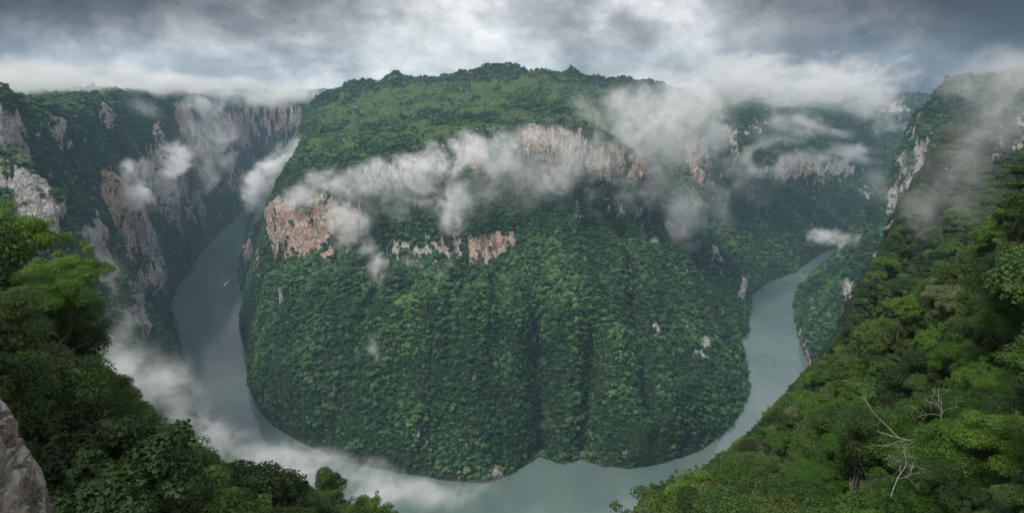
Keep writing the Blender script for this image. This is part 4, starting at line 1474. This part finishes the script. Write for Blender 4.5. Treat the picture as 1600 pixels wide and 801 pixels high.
    tag(w, kind='stuff')


boat()


# ------------------------------------------------------------------ air
def box(name, lo, hi, mat, kind='stuff'):
    x0, y0, z0 = lo; x1, y1, z1 = hi
    V = [(x0, y0, z0), (x1, y0, z0), (x1, y1, z0), (x0, y1, z0), (x0, y0, z1), (x1, y0, z1), (x1, y1, z1), (x0, y1, z1)]
    o = mesh_obj(name, V, [(0, 3, 2, 1), (4, 5, 6, 7), (0, 1, 5, 4), (1, 2, 6, 5), (2, 3, 7, 6), (3, 0, 4, 7)], mat)
    tag(o, kind=kind)
    return o


def haze_material(dens):
    m = bpy.data.materials.new('haze')
    m.use_nodes = True
    nt = m.node_tree
    nt.nodes.clear()
    out = node(nt, 'ShaderNodeOutputMaterial')
    v = node(nt, 'ShaderNodeVolumePrincipled')
    v.inputs['Color'].default_value = (0.40, 0.61, 0.84, 1)
    v.inputs['Density'].default_value = dens
    v.inputs['Anisotropy'].default_value = 0.1
    nt.links.new(v.outputs[0], out.inputs['Volume'])
    return m


box('haze', (-8500, -400, -40), (8500, 8200, 1060), haze_material(6.0e-5))


# ------------------------------------------------------------------ mist: real volumes hung in the gorge
def mist(blobs, dens, nscale=0.012, seed=0.0, cut=0.42, detail=7.0, res=4.0, squash=1.0, name='mist', soft=0.30, col=(0.985, 0.99, 0.995)):
    """blobs: (photo x, y, metres forward, half width px, half height px, half depth m, weight)"""
    B = []
    for px, py, t, hx, hy, hd, w in blobs:
        c = at(px, py, t)
        B.append((c, 1.2 * hx * t / F_PX, hd * 1.1, 1.25 * hy * t / F_PX, w))
    lo = np.min([b[0] - 1.25 * np.array([b[1], b[2], b[3]]) for b in B], axis=0)
    hi = np.max([b[0] + 1.25 * np.array([b[1], b[2], b[3]]) for b in B], axis=0)
    lo[2] = max(lo[2], 1.0)
    cen = (lo + hi) / 2
    ext = hi - lo
    nx, ny, nz = [int(max(8, min(320, e / (res * 0.62)))) for e in ext]
    me = bpy.data.meshes.new(name)
    me.from_pydata([tuple(lo - cen), tuple(hi - cen)], [], [])
    o = bpy.data.objects.new(name, me); COL.objects.link(o)
    o.location = tuple(cen)
    ng = bpy.data.node_groups.new(name, 'GeometryNodeTree')
    ng.interface.new_socket('Geometry', in_out='INPUT', socket_type='NodeSocketGeometry')
    ng.interface.new_socket('Geometry', in_out='OUTPUT', socket_type='NodeSocketGeometry')
    go = ng.nodes.new('NodeGroupOutput'); ng.nodes.new('NodeGroupInput')
    vc = ng.nodes.new('GeometryNodeVolumeCube')
    vc.inputs['Min'].default_value = tuple(lo - cen); vc.inputs['Max'].default_value = tuple(hi - cen)
    vc.inputs['Resolution X'].default_value = nx; vc.inputs['Resolution Y'].default_value = ny; vc.inputs['Resolution Z'].default_value = nz
    pos = ng.nodes.new('GeometryNodeInputPosition').outputs[0]
    acc = None
    # warp the position a little so the puffs lose their round shape
    wn = ng.nodes.new('ShaderNodeTexNoise'); wn.inputs['Scale'].default_value = nscale * .55; wn.inputs['Detail'].default_value = 3
    wp = vmath(ng, 'ADD', pos, (seed * 31.0, seed * 7.0, 100.0)); ng.links.new(wp, wn.inputs['Vector'])
    wsub = vmath(ng, 'SUBTRACT', wn.outputs['Color'], (0.5, 0.5, 0.5))
    wsc = ng.nodes.new('ShaderNodeVectorMath'); wsc.operation = 'SCALE'; ng.links.new(wsub, wsc.inputs[0]); wsc.inputs['Scale'].default_value = 1.5 / nscale
    pw = vmath(ng, 'ADD', pos, wsc.outputs[0])
    for c, a, d_, h_, w in B:
        q = vmath(ng, 'SUBTRACT', pw, tuple(c - cen))
        q = vmath(ng, 'DIVIDE', q, (a, d_, h_))
        l = vmath(ng, 'LENGTH', q)
        v = maprange(ng, l, 1.25, 0.0, 0.0, float(w), True)
        acc = v if acc is None else mth(ng, 'MAXIMUM', mth(ng, 'MULTIPLY', mth(ng, 'ADD', acc, v), .8), mth(ng, 'MAXIMUM', acc, v))
    p2 = vmath(ng, 'MULTIPLY', vmath(ng, 'ADD', pos, (seed * 13.0, seed * 57.0, seed * 91.0)), (1.0, 1.0, squash))
    tn = ng.nodes.new('ShaderNodeTexNoise'); tn.inputs['Scale'].default_value = nscale; tn.inputs['Detail'].default_value = detail
    tn.inputs['Roughness'].default_value = 0.68; tn.inputs['Distortion'].default_value = 0.9
    ng.links.new(p2, tn.inputs['Vector'])
    n = mth(ng, 'MULTIPLY', mth(ng, 'SUBTRACT', tn.outputs[0], 0.5), 2.3)
    d = mth(ng, 'ADD', mth(ng, 'MULTIPLY', n, 2.0), acc)
    # fade with the puff itself so that nothing ends on the box
    d = maprange(ng, d, cut - 0.22, cut + 0.75, 0.0, 1.0, False)
    d = mth(ng, 'MULTIPLY', mth(ng, 'POWER', d, 1.6), maprange(ng, acc, 0.01, 0.45, 0.0, 1.0, True))
    # torn, thready inside
    t2 = ng.nodes.new('ShaderNodeTexNoise'); t2.inputs['Scale'].default_value = nscale * 3.2; t2.inputs['Detail'].default_value = 5
    t2.inputs['Roughness'].default_value = 0.65; t2.inputs['Distortion'].default_value = 1.4
    ng.links.new(p2, t2.inputs['Vector'])
    d = mth(ng, 'MULTIPLY', d, maprange(ng, t2.outputs[0], 0.38, 0.62, 0.35, 2.1, False))
    ng.links.new(mth(ng, 'MULTIPLY', d, dens * 1.25), vc.inputs['Density'])
    m = bpy.data.materials.new(name)
    m.use_nodes = True
    nt = m.node_tree; nt.nodes.clear()
    out = node(nt, 'ShaderNodeOutputMaterial')
    pv = node(nt, 'ShaderNodeVolumePrincipled')
    pv.inputs['Color'].default_value = (*col, 1); pv.inputs['Anisotropy'].default_value = 0.0
    pv.inputs['Density'].default_value = 1.0
    pv.inputs['Density Attribute'].default_value = 'density'
    nt.links.new(pv.outputs[0], out.inputs['Volume'])
    me.materials.append(m)
    sm = ng.nodes.new('GeometryNodeSetMaterial'); sm.inputs['Material'].default_value = m
    ng.links.new(vc.outputs[0], sm.inputs[0]); ng.links.new(sm.outputs[0], go.inputs[0])
    md = o.modifiers.new('mist', 'NODES'); md.node_group = ng
    tag(o, kind='stuff')
    return o


# ribbon along the promontory's cliffs
mist([(500, 285, 1735, 50, 26, 50, .8), (570, 292, 1720, 60, 36, 50, 1.), (640, 268, 1725, 60, 36, 50, 1.), (700, 245, 1735, 60, 36, 50, 1.), (760, 240, 1740, 60, 40, 50, .9),
      (690, 300, 1700, 70, 40, 45, .7), (640, 330, 1690, 60, 30, 45, .55), (540, 350, 1700, 45, 50, 45, .75), (470, 300, 1790, 36, 24, 40, .6), (700, 340, 1680, 50, 30, 40, .6),
      (720, 360, 1660, 30, 24, 40, .55)], .019, .011, 1.0, res=4.2, cut=.36)
mist([(840, 230, 1790, 50, 40, 50, .75), (900, 215, 1800, 50, 40, 50, .75), (850, 285, 1760, 60, 30, 50, .85), (800, 270, 1750, 50, 30, 50, .7), (910, 290, 1790, 40, 36, 45, .6), (880, 260, 1790, 40, 36, 45, .6)], .011, .011, 2.0, res=4.5, cut=.30)
mist([(575, 395, 1640, 20, 34, 35, .8), (590, 425, 1600, 22, 26, 35, .85), (610, 455, 1580, 14, 16, 30, .5), (682, 460, 1520, 20, 32, 30, .95), (690, 425, 1570, 22, 18, 30, .55), (655, 415, 1600, 30, 20, 30, .5), (620, 505, 1500, 34, 26, 30, .55), (588, 545, 1420, 16, 15, 26, .9)], .028, .018, 3.0, res=4)
# cloud pouring over the eastern shoulder
mist([(960, 165, 2000, 60, 44, 120, .8), (1020, 190, 2000, 70, 70, 130, 1.05), (1075, 165, 2050, 60, 60, 140, 1.1), (1060, 240, 2050, 50, 50, 120, .9), (980, 215, 1960, 50, 50, 100, .8), (1110, 215, 2200, 50, 60, 120, .8),
      (1030, 285, 2030, 40, 40, 80, .7), (1070, 320, 2100, 40, 50, 80, .9), (1060, 355, 2120, 44, 26, 70, .95), (1130, 280, 2250, 36, 40, 90, .6), (1085, 385, 2140, 22, 16, 50, .7)], .0066, .0085, 4.0, res=6, cut=.42)
mist([(985, 372, 1985, 24, 14, 32, 1.5), (1008, 384, 1985, 26, 15, 35, 1.6), (1030, 402, 1975, 22, 14, 35, 1.4)], .04, .018, 5.0, res=4)
# thin veil tying the shreds together along the upper cliffs
mist([(600, 320, 1690, 110, 50, 50, .5), (760, 290, 1700, 120, 60, 50, .5), (900, 270, 1740, 110, 60, 50, .55), (1000, 300, 1900, 70, 60, 60, .5), (1090, 330, 2140, 60, 60, 60, .5)], .006, .008, 16.0, res=8, cut=.2)
# layers on the far east wall
mist([(1160, 130, 2600, 90, 46, 260, 1.0), (1260, 130, 2800, 110, 44, 300, 1.0), (1340, 130, 3000, 90, 36, 300, .8), (1180, 240, 2650, 60, 34, 120, .75), (1230, 205, 2800, 70, 26, 130, .85), (1290, 205, 3100, 60, 15, 140, .9),
      (1250, 262, 2900, 60, 18, 120, .85), (1330, 240, 3100, 60, 15, 120, 1.0), (1180, 300, 2600, 50, 34, 100, .6), (1370, 170, 3700, 50, 30, 150, .75), (1400, 200, 3700, 40, 20, 150, .6)], .0068, .0065, 6.0, res=12, squash=1.6)
mist([(1300, 375, 2500, 36, 16, 60, 1.0), (1335, 395, 2250, 26, 32, 60, 1.0), (1350, 370, 2150, 30, 18, 60, .8)], .022, .012, 7.0, res=6)
# veil on the near eastern slope
mist([(1500, 230, 560, 90, 70, 60, .62), (1560, 180, 600, 80, 60, 60, .66), (1440, 300, 480, 46, 50, 50, .62), (1455, 370, 400, 26, 46, 34, .74), (1490, 300, 500, 60, 60, 50, .55), (1580, 120, 620, 90, 44, 70, .8), (1500, 120, 900, 70, 40, 90, .7)], .0068, .016, 8.0, res=4)
# west side
mist([(215, 285, 1740, 32, 44, 50, 1.0), (235, 315, 1740, 24, 30, 50, .7), (275, 245, 2250, 30, 40, 60, 1.0), (260, 290, 2250, 30, 30, 60, .7)], .022, .012, 9.0, res=5)
mist([(310, 200, 2900, 24, 60, 90, .75), (340, 215, 3100, 34, 44, 90, .75), (355, 240, 3200, 24, 30, 90, .6), (325, 265, 2850, 24, 50, 90, .6), (320, 165, 2900, 30, 24, 100, .8), (205, 160, 2300, 34, 18, 90, .75), (240, 170, 2400, 20, 26, 90, .6)], .009, .008, 10.0, res=9)
mist([(400, 300, 2500, 24, 34, 90, 1.1), (425, 268, 2500, 34, 32, 90, 1.15), (462, 240, 2500, 36, 20, 90, 1.1), (388, 315, 2500, 12, 20, 60, .8), (480, 228, 2450, 26, 14, 70, .8)], .022, .009, 11.0, res=7)
# steam in the lower gorge
mist([(175, 560, 1000, 40, 50, 90, .9), (215, 600, 1020, 60, 60, 90, 1.0), (265, 640, 1050, 50, 50, 90, 1.0), (170, 500, 1150, 26, 50, 70, .6), (160, 440, 1300, 18, 60, 60, .55), (250, 580, 1200, 40, 34, 70, .6), (150, 600, 950, 50, 60, 80, .8)], .0105, .010, 12.0, res=6, cut=.25)
mist([(320, 690, 900, 60, 34, 60, .95), (370, 690, 950, 60, 36, 60, .8), (420, 720, 930, 70, 30, 60, 1.0), (490, 725, 960, 60, 24, 50, .95), (560, 740, 960, 60, 20, 50, .9), (620, 765, 930, 70, 22, 50, .85), (540, 780, 900, 90, 24, 50, .9), (700, 785, 920, 80, 18, 40, .75), (450, 760, 900, 80, 30, 50, .9), (640, 775, 950, 60, 16, 40, .7), (300, 655, 1000, 60, 34, 60, .8)], .0135, .010, 13.0, cut=.34, res=6, squash=1.5)
# cloud base touching the western rim
mist([(0, 118, 1900, 120, 26, 260, .9), (120, 128, 2300, 110, 22, 300, .85), (240, 130, 3000, 110, 20, 350, .9), (350, 142, 3900, 90, 16, 350, .8), (440, 150, 4300, 70, 14, 350, .75)], .010, .006, 14.0, cut=.30, res=14, squash=1.5)
